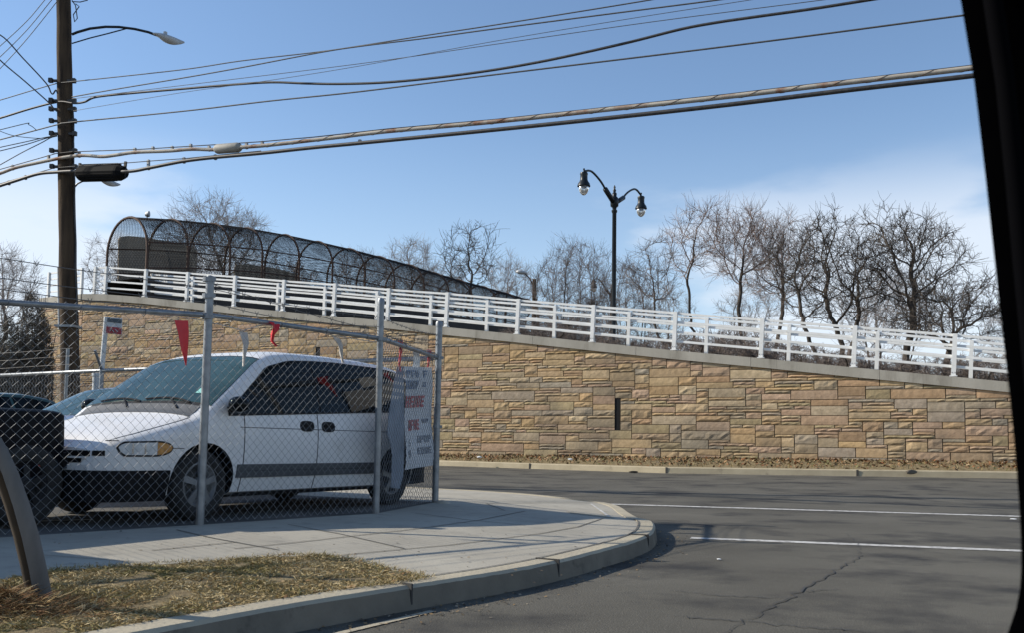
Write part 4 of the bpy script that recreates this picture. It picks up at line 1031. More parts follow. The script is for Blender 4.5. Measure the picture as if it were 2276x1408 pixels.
# ================================================================== VEHICLES
def lin(L, x):
    if x <= L[0][0]: return L[0][1]
    for a, b in zip(L, L[1:]):
        if x <= b[0]: return a[1]+(b[1]-a[1])*(x-a[0])/(b[0]-a[0])
    return L[-1][1]
def smo(L, x, d=.05): return (lin(L,x-d)+lin(L,x-d/2)+lin(L,x)*2+lin(L,x+d/2)+lin(L,x+d))/6
class Car:
    def __init__(s, L, T, plan, hw, drop, zb=.22, n=2.5): s.L, s.T_, s.P_, s.H_, s.D_, s.zb, s.n = L, T, plan, hw, drop, zb, n
    def T(s, u): return smo(s.T_, u)
    def plan(s, u): return smo(s.P_, u, .03)
    def hw(s, z): return smo(s.H_, z, .06)
    def zs(s, u): return s.T(u)-lin(s.D_, u)
    def side(s, u, z): return s.plan(u)*s.hw(z)
    def sp(s, u, z, sg, off=0.0):
        u_ = min(max(u, .0), s.L); e = .01; y = s.side(u_, z); sl = (s.side(min(u_+e,s.L), z)-s.side(max(u_-e,0), z))/(2*e)
        k = 1/math.sqrt(1+sl*sl); return Vector((u_-sl*k*off, sg*(y+k*off), z))
    def top(s, u, f, off=0.0):     # f in -1..1 across
        zs = s.zs(u); T = s.T(u); ys = s.side(u, zs); sl = (s.T(u+.02)-s.T(u-.02))/.04; k = 1/math.sqrt(1+sl*sl)
        return Vector((u-sl*k*off, ys*f, zs+(T-zs)*max(0,(1-abs(f)**s.n))**(1/s.n)+k*off))
    def ring(s, u):
        zs = s.zs(u); half = [(0.0, s.zb), (.55*s.side(u,s.zb), s.zb), (.93*s.side(u,s.zb), s.zb)]
        for k in range(12): z = s.zb+.03+(zs-s.zb-.03)*k/11; half.append((s.side(u,z), z))
        for f in (.97,.9,.78,.6,.4,.2): p = s.top(u, f); half.append((p.y, p.z))
        half.append((0.0, s.T(u)))
        return [Vector((u, y, z)) for y, z in half] + [Vector((u, -y, z)) for y, z in half[-2:0:-1]]
    def body(s, name, m, par, wheels, rw=.37, dark='black_trim', st=60):
        mb = MB(); us = [0, .015, .035, .06, .09, .13, .18, .24] + [.3+(s.L-.5)*k/st for k in range(st+1)] + [s.L-.15, s.L-.1, s.L-.06, s.L-.03, s.L]
        rings = [s.ring(u) for u in us]; n = mb.grid(rings, closed=True); w = len(rings[0])
        mb.face(tuple(n+k for k in range(w))); mb.face(tuple(n+(len(us)-1)*w+k for k in range(w-1,-1,-1)))
        o = obj(name, mb, [M[m], M[dark]], par, local=True)
        for u in wheels:
            for sg in (1,-1):
                c = MB(); c.lathe([(rw,0),(rw,.6)], (u, sg*.62 if sg > 0 else -.62, rw*.93), (Vector((1,0,0)), Vector((0,0,1)), Vector((0,sg,0))), 28)
                c.m = [1]*len(c.f); co = obj('cut', c, [M[m], M[dark]])
                bm = bmesh.new(); bm.from_mesh(co.data); bmesh.ops.recalc_face_normals(bm, faces=bm.faces); bm.to_mesh(co.data); bm.free()
                bm = bmesh.new(); bm.from_mesh(o.data); bmesh.ops.recalc_face_normals(bm, faces=bm.faces); bm.to_mesh(o.data); bm.free()
                mw = o.parent; o.parent = None
                md = o.modifiers.new('b', 'BOOLEAN'); md.operation = 'DIFFERENCE'; md.object = co; md.solver = 'EXACT'
                bpy.context.view_layer.update(); dg = bpy.context.evaluated_depsgraph_get()
                me = bpy.data.meshes.new_from_object(o.evaluated_get(dg)); o.modifiers.clear(); o.data = me; o.parent = mw
                bpy.data.objects.remove(co)
        for p in o.data.polygons: p.use_smooth = True
        o.data.set_sharp_from_angle(angle=R(38)); o.data.name = name
        return o
    def patch(s, name, u0, u1, lo, hi, m, par, off=.006, sides=(-1,), nu=24, nz=6, holes=None):
        for sg in sides:
            mb = MB(); rows = []
            for i in range(nu+1):
                u = u0+(u1-u0)*i/nu; a = lo(u) if callable(lo) else lo; b = hi(u) if callable(hi) else hi
                b = max(a+.001, b); rows.append([s.sp(u, a+(b-a)*j/nz, sg, off) for j in range(nz+1)])
            # closed thin shell: edge returns to the body
            mb.grid(rows)
            e = [s_ for s_ in rows[0]] ; 
            def inn(p): return Vector((p.x, p.y-sg*off*1.6, p.z))
            for row in (rows[0], rows[-1], [r[0] for r in rows], [r[-1] for r in rows]): mb.grid([row, [inn(p) for p in row]])
            obj(name, mb, M[m], par, local=True, smooth=True, angle=40)
    def toppatch(s, name, u0, u1, f0, f1, m, par, off=.006, nu=12, nf=16):
        mb = MB(); rows = []
        for i in range(nu+1):
            u = u0+(u1-u0)*i/nu; rows.append([s.top(u, (f0(u) if callable(f0) else f0)+((f1(u) if callable(f1) else f1)-(f0(u) if callable(f0) else f0))*j/nf, off) for j in range(nf+1)])
        mb.grid(rows)
        for row in (rows[0], rows[-1], [r[0] for r in rows], [r[-1] for r in rows]): mb.grid([row, [p-UP*off*2 for p in row]])
        return obj(name, mb, M[m], par, local=True, smooth=True, angle=40)
def wheel(par, u, y, sg, r=.33, w=.2, rimm='rim', rimr=.2):
    ax = (Vector((1,0,0)), Vector((0,0,1)), Vector((0,sg,0))); c = Vector((u, sg*(y-w), r)); mb = MB()
    mb.lathe([(rimr+.005,.0),(r-.04,.0),(r-.01,.03),(r,.06),(r,w-.06),(r-.012,w-.025),(r-.05,w),(rimr+.03,w-.002),(rimr+.004,w-.02),(rimr,w-.05)], c, ax, 36)
    wh = obj('wheel', mb, M['tyre'], par, local=True, smooth=True, angle=40)
    mb = MB(); mb.lathe([(rimr+.008,.03),(rimr+.008,w-.03),(rimr-.012,w-.028),(rimr-.03,w-.05)], c, ax, 36)
    for k in range(5):
        a = 2*math.pi*k/5+.3; 
        for da in (-.16,.16):
            d = ax[0]*math.cos(a+da)+ax[1]*math.sin(a+da); d2 = ax[0]*math.cos(a+da*.5)+ax[1]*math.sin(a+da*.5)
            mb.bar(c+d*.04+ax[2]*(w-.02), c+d2*(rimr-.01)+ax[2]*(w-.038), .034, .02, up=ax[2])
    mb.lathe([(.075,w-.05),(.07,w-.015),(.045,w-.005),(.04,w+.004),(.01,w+.006)], c, ax, 18)
    mb.lathe([(rimr-.01,.02),(rimr-.01,w-.062),(.02,w-.06)], c, ax, 30, m=1)
    rm = obj('rim', mb, [M[rimm], M['black_trim']], wh, local=True, smooth=True, angle=35)
    return wh

# ---- white minivan
Fg, Rg = ground(464,1161,LOTZ), ground(889,1125,LOTZ)
vd = flat(Rg-Fg).normalized(); vn = Vector((vd.y,-vd.x,0)); VS = flat(Rg-Fg).length/3.03
UF, UR = .95, 3.98
vo = Fg - vd*(UF*VS) - vn*(.905*VS+.10); vo.z = LOTZ+.002
vang = math.atan2(vd.y, vd.x); print('VS', VS)
van = thing('minivan', vo, 'white minivan parked behind the chain link fence with its nose to the left', 'minivan', rz=vang); van.scale = (VS,)*3
V = Car(4.80, [(0,.655),(.05,.725),(.12,.775),(.3,.845),(.55,.915),(.8,.98),(.92,1.025),(1.0,1.085),(1.74,1.595),(1.95,1.675),(2.3,1.72),(2.9,1.74),(3.6,1.742),(4.1,1.722),(4.36,1.675),(4.54,1.58),(4.66,1.37),(4.75,1.04),(4.80,.92)],
    [(0,.60),(.03,.70),(.08,.78),(.16,.85),(.3,.91),(.6,.965),(1,.995),(1.4,1),(4.0,1),(4.4,.975),(4.62,.93),(4.75,.86),(4.80,.80)],
    [(.15,.85),(.3,.90),(.42,.935),(.6,.955),(.8,.96),(.9,.955),(1.0,.94),(1.08,.925),(1.3,.86),(1.55,.775),(1.64,.735),(1.75,.67)],
    [(0,.07),(.3,.14),(.9,.13),(1.1,.08),(1.95,.085),(4.3,.10),(4.68,.12),(4.80,.06)])
def vw(p): return vo + vd*(p.x*VS) + vn*(-p.y*VS) + UP*(p.z*VS)
def upx(x, z, car=V, w=vw, sg=-1): return min((k*.005 for k in range(0, 960)), key=lambda u: abs(proj(w(car.sp(u,z,sg)))[0]-x) )
V.body('body', 'white_paint', van, (UF, UR), rw=.372)
for u in (UF, UR):
    for sg in (1,-1): wheel(van, u, .905, sg, .33, .2, rimr=.205)
belt = lambda u: .985+(u-1.06)*.050
w0_, w1_, w2_ = upx(511,.99), upx(590,1.5), upx(640,1.58)
rooftop = lambda u: smo([(w0_-.05,.985),(w0_+.05,1.06),(w1_,1.49),(w2_,1.585),(w2_+.4,1.615),(3.0,1.63),(3.8,1.632),(4.15,1.61),(4.38,1.54),(4.52,1.40),(4.60,1.2)], u, .04)
ub = upx(706, 1.2)
V.patch('side_window', w0_, ub-.012, belt, rooftop, 'glass_dark', van, off=.007, sides=(1,-1), nu=34)
V.patch('side_window', ub+.012, 3.70, belt, rooftop, 'glass_dark', van, off=.007, sides=(1,-1))
V.patch('side_window', 3.725, 4.57, belt, rooftop, 'glass_dark', van, off=.007, sides=(1,-1))
V.patch('window_trim', w0_-.02, 4.59, lambda u: belt(u)-.018, lambda u: rooftop(u)+.012, 'black_trim', van, off=.004, sides=(1,-1), nu=44)
V.toppatch('windscreen', 1.05, 1.79, -.95, .95, 'glass_teal', van, off=.007)
V.toppatch('windscreen_seal', 1.01, 1.82, lambda u: -(.825+.12*(u-1.05)/.74), lambda u: .825+.12*(u-1.05)/.74, 'black_trim', van, off=.004)
V.toppatch('cowl', .86, 1.01, -.84, .84, 'cladding', van, off=.006)
V.toppatch('rear_window', 4.54, 4.68, -.8, .8, 'glass_dark', van, off=.007, nu=6)
for f0,f1 in ((-.68,.0),(.05,.7)):
    P = [V.top(1.03+.035*math.sin(k/6*3.1)+.03*k/6, f0+(f1-f0)*k/6, .018) for k in range(7)]; mb = MB(); mb.tube(P, .009, 5); mb.tube([V.top(.95,f0+.1,.015), P[3]], .009, 5)
    obj('wiper', mb, M['black_trim'], van, local=True)
mb = MB(); rows = [[V.top(1.17+.035*j, -.60-.13*i/4, .0095) for i in range(5)] for j in range(3)]; mb.grid(rows); obj('sticker', mb, M['sticker'], van, local=True)
# lower cladding, bumpers, seams
V.patch('side_moulding', 1.345, 3.585, .385, lambda u: .515, 'cladding', van, off=.014, sides=(1,-1))
V.patch('side_moulding', 1.345, 3.585, .45, lambda u: .453, 'black_trim', van, off=.017, sides=(1,-1), nz=1)
V.patch('sill', 1.36, 3.57, .215, .24, 'black_trim', van, off=.004, sides=(1,-1), nz=2)
V.patch('front_bumper', .0, .565, .2, lambda u: .47, 'bumper', van, off=.022, sides=(1,-1), nu=30)
V.patch('rear_bumper', 4.36, 4.80, .24, .52, 'bumper', van, off=.03, sides=(1,-1))
mb = MB(); w0 = V.side(0,.4); mb.box((-.02,0,.335),(.05,2*w0+.02,.27)); obj('front_bumper', mb, M['bumper'], van, local=True)
mb = MB(); w1 = V.side(4.80,.4); mb.box((4.82,0,.38),(.06,2*w1+.03,.28)); obj('rear_bumper', mb, M['bumper'], van, local=True)
mb = MB(); mb.box((-.006,0,.495),(.03,2*w0-.02,.05)); obj('bumper_top', mb, M['white_paint'], van, local=True)
for z0,z1,wf in ((.535,.572,.80),(.592,.640,.98)):
    mb = MB(); mb.box((-.002,0,(z0+z1)/2),(.012,2*w0*wf,z1-z0)); obj('grille_slot', mb, M['black_trim'], van, local=True)
mb = MB(); mb.box((-.012,0,.582),(.02,2*w0*.9,.016)); mb.box((-.012,0,.59),(.02,.022,.10)); obj('grille_bar', mb, M['white_paint'], van, local=True)
V.patch('grille_slot', .0, .05, .595, .640, 'black_trim', van, off=.003, sides=(1,-1), nu=6, nz=2)
uh0, uh1 = max(.06, upx(264,.66)), upx(382,.66)
def lampenv(u, pad=0.0):
    t = (u-uh0+pad)/(uh1-uh0+2*pad); t = min(max(t,0),1)
    l = min(1,(t/.10)**.5) if t < .10 else 1; r_ = math.sqrt(max(0,1-((t-.62)/.38)**2)) if t > .62 else 1
    return l*r_, t
um = uh0+(uh1-uh0)*.68
V.patch('lamp_surround', uh0-.012, uh1+.014, lambda u: .668-.078*lampenv(u,.013)[0], lambda u: .668+(.052+.016*lampenv(u,.013)[1])*lampenv(u,.013)[0], 'black_trim', van, off=.004, sides=(1,-1), nu=34)
V.patch('headlamp', uh0, um, lambda u: .668-.063*lampenv(u)[0], lambda u: .668+(.038+.014*lampenv(u)[1])*lampenv(u)[0], 'lens', van, off=.010, sides=(1,-1))
V.patch('turn_lamp', um+.003, uh1, lambda u: .668-.063*lampenv(u)[0], lambda u: .668+(.038+.014*lampenv(u)[1])*lampenv(u)[0], 'amber', van, off=.010, sides=(1,-1))
for q_ in (.2,.42):
    uu = uh0+(uh1-uh0)*q_; V.patch('lamp_rib', uu, uu+.012, .615, .705, 'chrome', van, off=.0115, sides=(1,-1), nu=1, nz=3)
V.patch('door_seam', .05, uh0, .722, .730, 'black_trim', van, off=.003, sides=(1,-1), nu=8, nz=1)
for sg in (-1,1):
    V.toppatch('hood_seam', .10, .86, min(.86*sg,.866*sg), max(.86*sg,.866*sg), 'black_trim', van, off=.002, nf=1)
V.patch('door_seam', 3.60, 3.608, .25, lambda q: belt(q)-.02, 'black_trim', van, off=.002, sides=(-1,), nu=1, nz=14)
for x in (543, 706):
    u = upx(x, .75); V.patch('door_seam', u, u+.010, .25, lambda q: belt(q)-.02, 'black_trim', van, off=.002, sides=(-1,), nu=1, nz=14)
V.patch('door_seam', 1.36, 4.5, .868, .876, 'cladding', van, off=.002, sides=(-1,), nu=30, nz=1)
V.patch('door_seam', uh1+.015, UF-.25, .662, .668, 'black_trim', van, off=.002, sides=(-1,), nu=4, nz=1)
for x in (683, 729.5):
    u = upx(x, .905); h = lambda q: math.sqrt(max(0,1-((q-u)/.1105)**4))
    V.patch('door_handle', u-.11, u+.11, lambda q: .905-.056*h(q), lambda q: .905+.056*h(q), 'black_trim', van, off=.006, sides=(-1,), nu=20)
    mb = MB(); a = V.sp(u-.08,.915,-1,.016); b = V.sp(u+.08,.915,-1,.016); mb.bar(a, b, .012, .022); obj('door_handle', mb, M['bumper'], van, local=True)
for sg in (-1,1):      # mirrors
    um_ = 1.24; c = V.sp(um_, 1.085, sg, .13); mb = MB()
    mb.lathe([(.02,-.055),(.085,-.05),(.10,.0),(.085,.06),(.05,.085),(.01,.095)], c, (Vector((0,1,0)), Vector((0,0,.82)), Vector((-1,0,0))), 18); mb.bar(V.sp(um_,1.04,sg,.0), c-UP*.03, .06, .05); obj('mirror', mb, M['glass_dark'], van, local=True, smooth=True, angle=50)
    mb = MB(); mb.lathe([(.072,0),(.07,.006),(.005,.007)], c+Vector((.054,0,0)), (Vector((0,1,0)), Vector((0,0,.8)), Vector((1,0,0))), 18); obj('mirror_glass', mb, M['chrome'], van, local=True)
V.patch('tail_lamp', 4.62, 4.76, .75, 1.1, 'redlens', van, off=.006, sides=(1,-1), nu=5)
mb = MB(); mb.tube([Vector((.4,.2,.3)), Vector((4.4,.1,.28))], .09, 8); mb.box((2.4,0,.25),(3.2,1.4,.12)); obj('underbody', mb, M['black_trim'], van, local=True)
mb = MB(); mb.tube([V.top(1.68,.0,-.04)+Vector((0,-.05,0)), V.top(1.62,.0,-.09)], .02, 6); obj('inner_mirror', mb, M['black_trim'], van, local=True)

# ---- two parked saloons behind
def saloon(origin, ang, paint, label, roof=1.42):
    t = thing('parked_car', origin, label, 'car', 'saloon cars parked in the lot', rz=ang); k = roof-1.42
    S = Car(4.7, [(0,.6),(.06,.68),(.15,.74),(.5,.85),(1.1,.95),(1.28,.99),(1.36,1.02),(2.05,1.36+k),(2.3,1.41+k),(2.8,1.42+k),(3.2,1.37+k),(3.85,1.05),(4.0,1.01),(4.5,.97),(4.62,.90),(4.7,.78)],
        [(0,.68),(.05,.78),(.12,.86),(.3,.93),(.7,.98),(1.2,1),(3.8,1),(4.3,.97),(4.6,.90),(4.7,.84)],
        [(.15,.82),(.35,.87),(.6,.89),(.85,.885),(.95,.86),(1.1,.79),(1.32,.66),(1.42,.60),(1.5,.52)], [(0,.07),(1.2,.07),(1.4,.05),(2.2,.06),(3.2,.06),(3.9,.06),(4.7,.07)], zb=.2)
    S.body('body', paint, t, (.92,3.62), rw=.35)
    for u in (.92,3.62):
        for sg in (1,-1): wheel(t, u, .86, sg, .31, .19)
    top = lambda u: smo([(1.5,.98),(2.05,1.27+k),(2.35,1.335+k),(2.8,1.34+k),(3.15,1.29+k),(3.55,1.08),(3.62,1.0)], u, .03)
    S.patch('side_window', 1.5, 2.5, .965, top, 'glass_dark', t, off=.006, sides=(1,-1)); S.patch('side_window', 2.55, 3.6, .965, top, 'glass_dark', t, off=.006, sides=(1,-1))
    S.toppatch('windscreen', 1.38, 2.05, -.95, .95, 'glass_teal', t, off=.006); S.toppatch('rear_window', 3.22, 3.84, -.92, .92, 'glass_dark', t, off=.006)
    S.patch('headlamp', .06, .3, .56, .68, 'lens', t, off=.006, sides=(1,-1)); S.patch('front_bumper', 0, .5, .22, .48, 'bumper', t, off=.015, sides=(1,-1)); S.patch('tail_lamp', 4.45, 4.65, .66, .82, 'redlens', t, off=.006, sides=(1,-1))
    return t
so = vo + vd*1.0 - vn*2.97; saloon(Vector((so.x,so.y,LOTZ+.002)), vang, 'blue_paint', 'grey blue saloon car with teal windscreen between black pickup and white van', 1.46)
go = vo + vd*.75 - vn*6.0; saloon(Vector((go.x,go.y,LOTZ+.002)), vang+R(4), 'green_paint', 'dark green saloon car farthest left, its roof and side window above the black pickup', 1.42)
# ---- black pickup at the left, tail to the right
ta = at(149,924,8.1); tb = at(0,914,7.57); td = flat(tb-ta).normalized(); tn = Vector((-td.y,td.x,0))
if tn.y > 0: tn = -tn
sgn = 1 if (Vector((-td.y,td.x,0))-tn).length < .01 else -1
to_ = flat(ta) - tn*.87; to_.z = LOTZ+.002
tr = thing('pickup_truck', to_, 'black pickup truck at the left edge, square tail toward the white van', 'pickup truck', rz=math.atan2(td.y, td.x))
Tk = Car(5.0, [(0,.955),(.02,.97),(.08,.98),(.3,.985),(1.85,.975),(1.93,1.0),(2.05,1.55),(2.3,1.66),(3.2,1.65),(3.8,1.15),(3.95,1.04),(4.8,.96),(5.0,.8)],
    [(0,.97),(.02,.99),(.06,1),(4.4,1),(4.8,.95),(5,.85)], [(.3,.82),(.5,.86),(.7,.87),(.9,.86),(1.0,.84),(1.6,.70),(1.7,.65)], [(0,.03),(.3,.03),(1.9,.03),(2.1,.07),(3.3,.07),(4,.05),(5,.06)], zb=.36, n=4)
Tk.body('body', 'black_paint', tr, (), rw=.40)
for u in (.34,3.9):
    for s_ in (1,-1): wheel(tr, u, .885, s_, .35, .22, rimr=.19, rimm='dark_rim')
mb = MB(); mb.box((-.085,0,.545),(.15,1.66,.13)); mb.box((.02,0,.52),(.1,1.2,.08)); obj('step_bumper', mb, M['bumper'], tr, local=True)
mb = MB(); mb.box((-.085,0,.616),(.14,1.6,.008)); obj('bumper_pad', mb, M['cladding'], tr, local=True)
Tk.patch('side_marker', .14, .24, .50, .535, 'redlens', tr, off=.005, sides=(1,-1), nu=3, nz=2)
for s_ in (1,-1):
    mb = MB(); mb.box((-.006,s_*.74,.78),(.02,.12,.3)); obj('tail_lamp', mb, M['redlens'], tr, local=True)
Tk.patch('side_window', 2.25, 3.35, 1.05, lambda u: smo([(2.2,1.5),(2.4,1.54),(3.1,1.53),(3.4,1.2)],u,.03), 'glass_dark', tr, off=.006, sides=(1,-1))
mb = MB(); strip(mb, [Vector((*ground(72,1160,LOTZ+.008).xy,LOTZ+.008)), Vector((*ground(205,1156,LOTZ+.008).xy,LOTZ+.008))], .10); struct('parking_line', mb, M['paint'])

# ================================================================== TREES

from mathutils.kdtree import KDTree
def colonise(seed, asp, cx, n_attr=420, zc=.60, rz=.40, fork=.30, D=.019, dk=.034, di=.30, tipr=.0008, pw=1.95, twigs=4, twl=.068, wander=.24, hollow=0.0, lean=0.0, grav=0.0, stems=1, rough=.35):
    """bare tree one unit tall: limbs grow towards points scattered in a lumpy crown, then fine twigs"""
    q = random.Random(seed); A = []; n_attr = int(n_attr*1.5)
    while len(A) < n_attr:
        v = Vector((q.uniform(-1,1), q.uniform(-1,1), q.uniform(-1,1)))
        env = 1 + rough*mnoise.noise(v.normalized()*1.9+Vector((seed*3.1,0,0)))
        l = v.length
        if l > env or l < hollow*env: continue
        A.append(Vector((cx+v.x*asp/2, v.y*asp/2, zc+v.z*rz)))
    nodes = []; par = []
    for s in range(stems):
        a0 = Vector((q.uniform(-.02,.02)*(stems>1), q.uniform(-.02,.02)*(stems>1), 0)); p = a0.copy(); k = -1
        tgt = Vector((cx*(.6+lean)+(q.uniform(-.12,.12) if stems > 1 else 0), q.uniform(-.05,.05), fork*q.uniform(.9,1.15)))
        n = max(3, int(fork/D))
        for i in range(n+1):
            t = i/n; w = Vector((q.gauss(0,.0016), q.gauss(0,.0016), 0))*i**.5
            nodes.append(a0.lerp(tgt, t)+w); par.append(k); k = len(nodes)-1
    alive = A; it = 0
    while alive and it < 130 and len(nodes) < 5200:
        it += 1; kd = KDTree(len(nodes))
        for i, p in enumerate(nodes): kd.insert(p, i)
        kd.balance(); acc = {}; left = []
        for a in alive:
            co, i, d = kd.find(a)
            if d < dk: continue
            left.append(a)
            if d < di or it < 12: acc.setdefault(i, []).append((a-co).normalized())
        alive = left; added = 0
        for i, ds in acc.items():
            v = sum(ds, Vector()); 
            if v.length < 1e-4: continue
            pd = (nodes[i]-nodes[par[i]]).normalized() if par[i] >= 0 else Vector((0,0,1)); v = (v.normalized()*.62+pd*.38+Vector((q.gauss(0,1),q.gauss(0,1),q.gauss(0,1)))*wander*.45+Vector((0,0,-grav))).normalized(); nodes.append(nodes[i]+v*D); par.append(i); added += 1
        if not added: break
    ch = [[] for _ in nodes]
    for i, p in enumerate(par):
        if p >= 0: ch[p].append(i)
    rad = [0.0]*len(nodes)
    for i in range(len(nodes)-1, -1, -1):
        rad[i] = tipr if not ch[i] else sum(rad[c]**pw for c in ch[i])**(1/pw)
    T = MB(); Cb = MB()
    roots = [i for i, p in enumerate(par) if p < 0]; stack = [(r, None) for r in roots]
    while stack:
        s, pr = stack.pop(); chain = [s]; 
        while ch[chain[-1]]:
            c = sorted(ch[chain[-1]], key=lambda j: -rad[j]); stack += [(j, chain[-1]) for j in c[1:]]; chain.append(c[0])
        pts = ([nodes[pr]] if pr is not None else []) + [nodes[i] for i in chain]; rr = ([rad[chain[0]]] if pr is not None else []) + [rad[i] for i in chain]
        if pr is None:
            h = next((k for k, i in enumerate(chain) if rad[i] < rad[chain[0]]*.52 and k > 4), len(chain)-1)
            T.tube(pts[:h+1], rr[:h+1], 8, cap=False)
            if len(pts)-h > 1: Cb.tube(pts[h:], rr[h:], 6, cap=False)
        elif len(pts) > 1: Cb.tube(pts, rr, 5 if rr[0] > tipr*5 else (4 if rr[0] > tipr*2.2 else 3), cap=False)
    thr = tipr*4.2
    for i, p in enumerate(nodes):
        if rad[i] > thr or par[i] < 0: continue
        d0 = (p-nodes[par[i]]).normalized(); m = twigs+1 if not ch[i] else twigs
        for k in range(m):
            if q.random() < .18: continue
            d = (d0*.8+Vector((q.gauss(0,1),q.gauss(0,1),q.gauss(0,1)+.3))*.46).normalized(); L = twl*q.uniform(.45,1.3); P = [p]
            for g in range(3): d = (d+Vector((q.gauss(0,.28),q.gauss(0,.28),q.gauss(.06,.25)))).normalized(); P.append(P[-1]+d*(L/3))
            Cb.tube(P, [tipr*.85,tipr*.75,tipr*.6,tipr*.45], 3, cap=False)
            if q.random() < .6:
                e = (d+Vector((q.gauss(0,.8),q.gauss(0,.8),q.gauss(.1,.7)))).normalized(); Cb.tube([P[1], P[1]+e*L*.3, P[1]+e*L*.55+Vector((0,0,L*.06))], [tipr*.7,tipr*.6,tipr*.4], 3, cap=False)
    return T, Cb
def tree(name, label, cat, group, Y, xb, x0, x1, ytop, seed, m='twig', base=None, ycb=None, **kw):
    """bare tree whose crown is as wide and as tall as in the photo at distance Y; ycb = photo height of the crown's lower edge"""
    pb = at(xb, 900, Y); pb.z = bank_z(pb) if base is None else base
    H = at((x0+x1)/2, ytop, Y).z - pb.z; asp = (at(x1,ytop,Y).x-at(x0,ytop,Y).x)/H*.93; cx = (at((x0+x1)/2,700,Y).x-pb.x)/H
    zb = ((at((x0+x1)/2, ycb, Y).z-pb.z)/H) if ycb else .28
    zb = max(.08, min(zb, .6)); rz = (.965-zb)/2
    kw.setdefault('fork', max(.12, zb*.85)); T, Cb = colonise(seed, asp, cx, zc=zb+rz, rz=rz, **kw)
    t = thing(name, pb, label, cat, group)
    for nm, mb_, mm in (('trunk', T, M['bark']), ('crown', Cb, M[m])):
        mb_.v = [(x*H,y*H,z*H) for x,y,z in mb_.v]; obj(nm, mb_, mm, t, local=True)
    return t
G = 'bare winter trees behind the wall'
tree('bare_tree', 'bare tree at the far left edge beyond the lot', 'tree', G, 70, 6, -70, 90, 538, 11, m='twig_pale', base=.5, ycb=740, n_attr=420)
tree('bare_tree', 'pale bare tree rising above the footbridge cage left of its middle', 'tree', G, 88, 480, 356, 604, 424, 12, m='twig_pale', ycb=620, n_attr=420, twl=.075)
tree('bare_tree', 'small bare tree with clumped twigs between the utility pole and the cage', 'tree', G, 74, 262, 176, 330, 512, 13, m='twig_pale', ycb=680, n_attr=160)
tree('bare_tree', 'upright bare tree above the far part of the footbridge cage', 'tree', G, 92, 912, 846, 972, 514, 14, m='twig_pale', ycb=690, n_attr=260, twl=.08)
tree('bare_tree', 'dark forked bare tree just left of the far end of the cage', 'tree', G, 88, 1036, 966, 1110, 488, 15, m='bark', ycb=600, n_attr=90, tipr=.0013, wander=.4, twigs=2, rough=.7, twl=.08)
tree('bare_tree', 'low bare tree behind the far street lamp at the end of the cage', 'tree', G, 96, 1118, 1050, 1200, 552, 16, m='twig_pale', ycb=690, n_attr=200)
tree('bare_tree', 'broad bushy bare tree left of the tall twin lamp post', 'tree', G, 62, 1275, 1168, 1376, 518, 17, ycb=800, n_attr=560, fork=.12, stems=6, wander=.15, twl=.085)
tree('bare_tree', 'second bushy bare tree directly behind the tall twin lamp post', 'tree', G, 66, 1390, 1310, 1480, 575, 18, ycb=800, n_attr=380, fork=.12, stems=6, wander=.15, twl=.085)
tree('bare_tree', 'leaning bare tree with a long trunk slanting left, right of the lamp post', 'tree', G, 58, 1596, 1372, 1520, 520, 19, ycb=640, n_attr=60, tipr=.0011, wander=.3, fork=.40, lean=.25, rough=.7, twl=.085, twigs=3)
tree('bare_tree', 'tall slender bare tree, highest of those right of the lamp post', 'tree', G, 60, 1550, 1474, 1604, 426, 20, m='twig_red', ycb=600, n_attr=75, tipr=.001, wander=.3, rough=.6, fork=.36, lean=.4, twl=.085, twigs=3)
tree('bare_tree', 'warm brown rounded bare tree right of the tall slender tree', 'tree', G, 60, 1606, 1560, 1750, 442, 21, m='twig_red', ycb=600, n_attr=300, fork=.3, twl=.08, lean=.3)
tree('bare_tree', 'warm brown bare tree behind the dark spreading tree', 'tree', G, 62, 1712, 1640, 1830, 462, 22, m='twig_red', ycb=680, n_attr=300, fork=.25, twl=.08)
tree('bare_tree', 'dark thick-limbed spreading tree, left half of the big pair at the right', 'tree', G, 50, 1880, 1700, 1985, 455, 23, m='bark', ycb=725, n_attr=480, fork=.16, tipr=.0012, wander=.4, twigs=3, twl=.07, stems=3, rough=.45, D=.024)
tree('bare_tree', 'dark thick-limbed spreading tree leaning right, right half of the big pair', 'tree', G, 48, 1896, 1890, 2150, 452, 24, m='bark', ycb=690, n_attr=330, fork=.22, tipr=.0012, wander=.4, twl=.075, twigs=3, rough=.55, D=.024, lean=.2)
tree('bare_tree', 'low wide dark tree nearest the car window pillar', 'tree', G, 46, 2098, 1960, 2250, 606, 25, m='bark', ycb=770, n_attr=190, fork=.28, tipr=.0017, wander=.42, twl=.11, twigs=3, D=.03, rough=.5)
tree('bare_tree', 'thin bare tree in the gap behind the leaning trunk', 'tree', G, 75, 1470, 1412, 1550, 620, 26, m='twig_pale', ycb=780, n_attr=140)
tree('bare_tree', 'hazy bare tree behind the big dark pair', 'tree', G, 74, 1960, 1850, 2090, 575, 27, m='twig_pale', ycb=800, n_attr=380, fork=.15, stems=4)
tree('bare_tree', 'bare tree half hidden behind the car window pillar', 'tree', G, 60, 2262, 2170, 2360, 660, 28, m='twig_pale', ycb=810, n_attr=260)
tree('bare_tree', 'thin upright bare tree between the two warm brown trees', 'tree', G, 70, 1660, 1590, 1740, 610, 29, m='twig_pale', ycb=800, n_attr=200, fork=.15, stems=3)
tree('bare_tree', 'bare tree low behind the left part of the footbridge cage', 'tree', G, 100, 640, 560, 720, 560, 30, m='twig_pale', ycb=680, n_attr=220)
tree('bare_tree', 'bare tree low behind the middle of the footbridge cage', 'tree', G, 100, 800, 715, 890, 548, 31, m='twig_pale', ycb=690, n_attr=260)
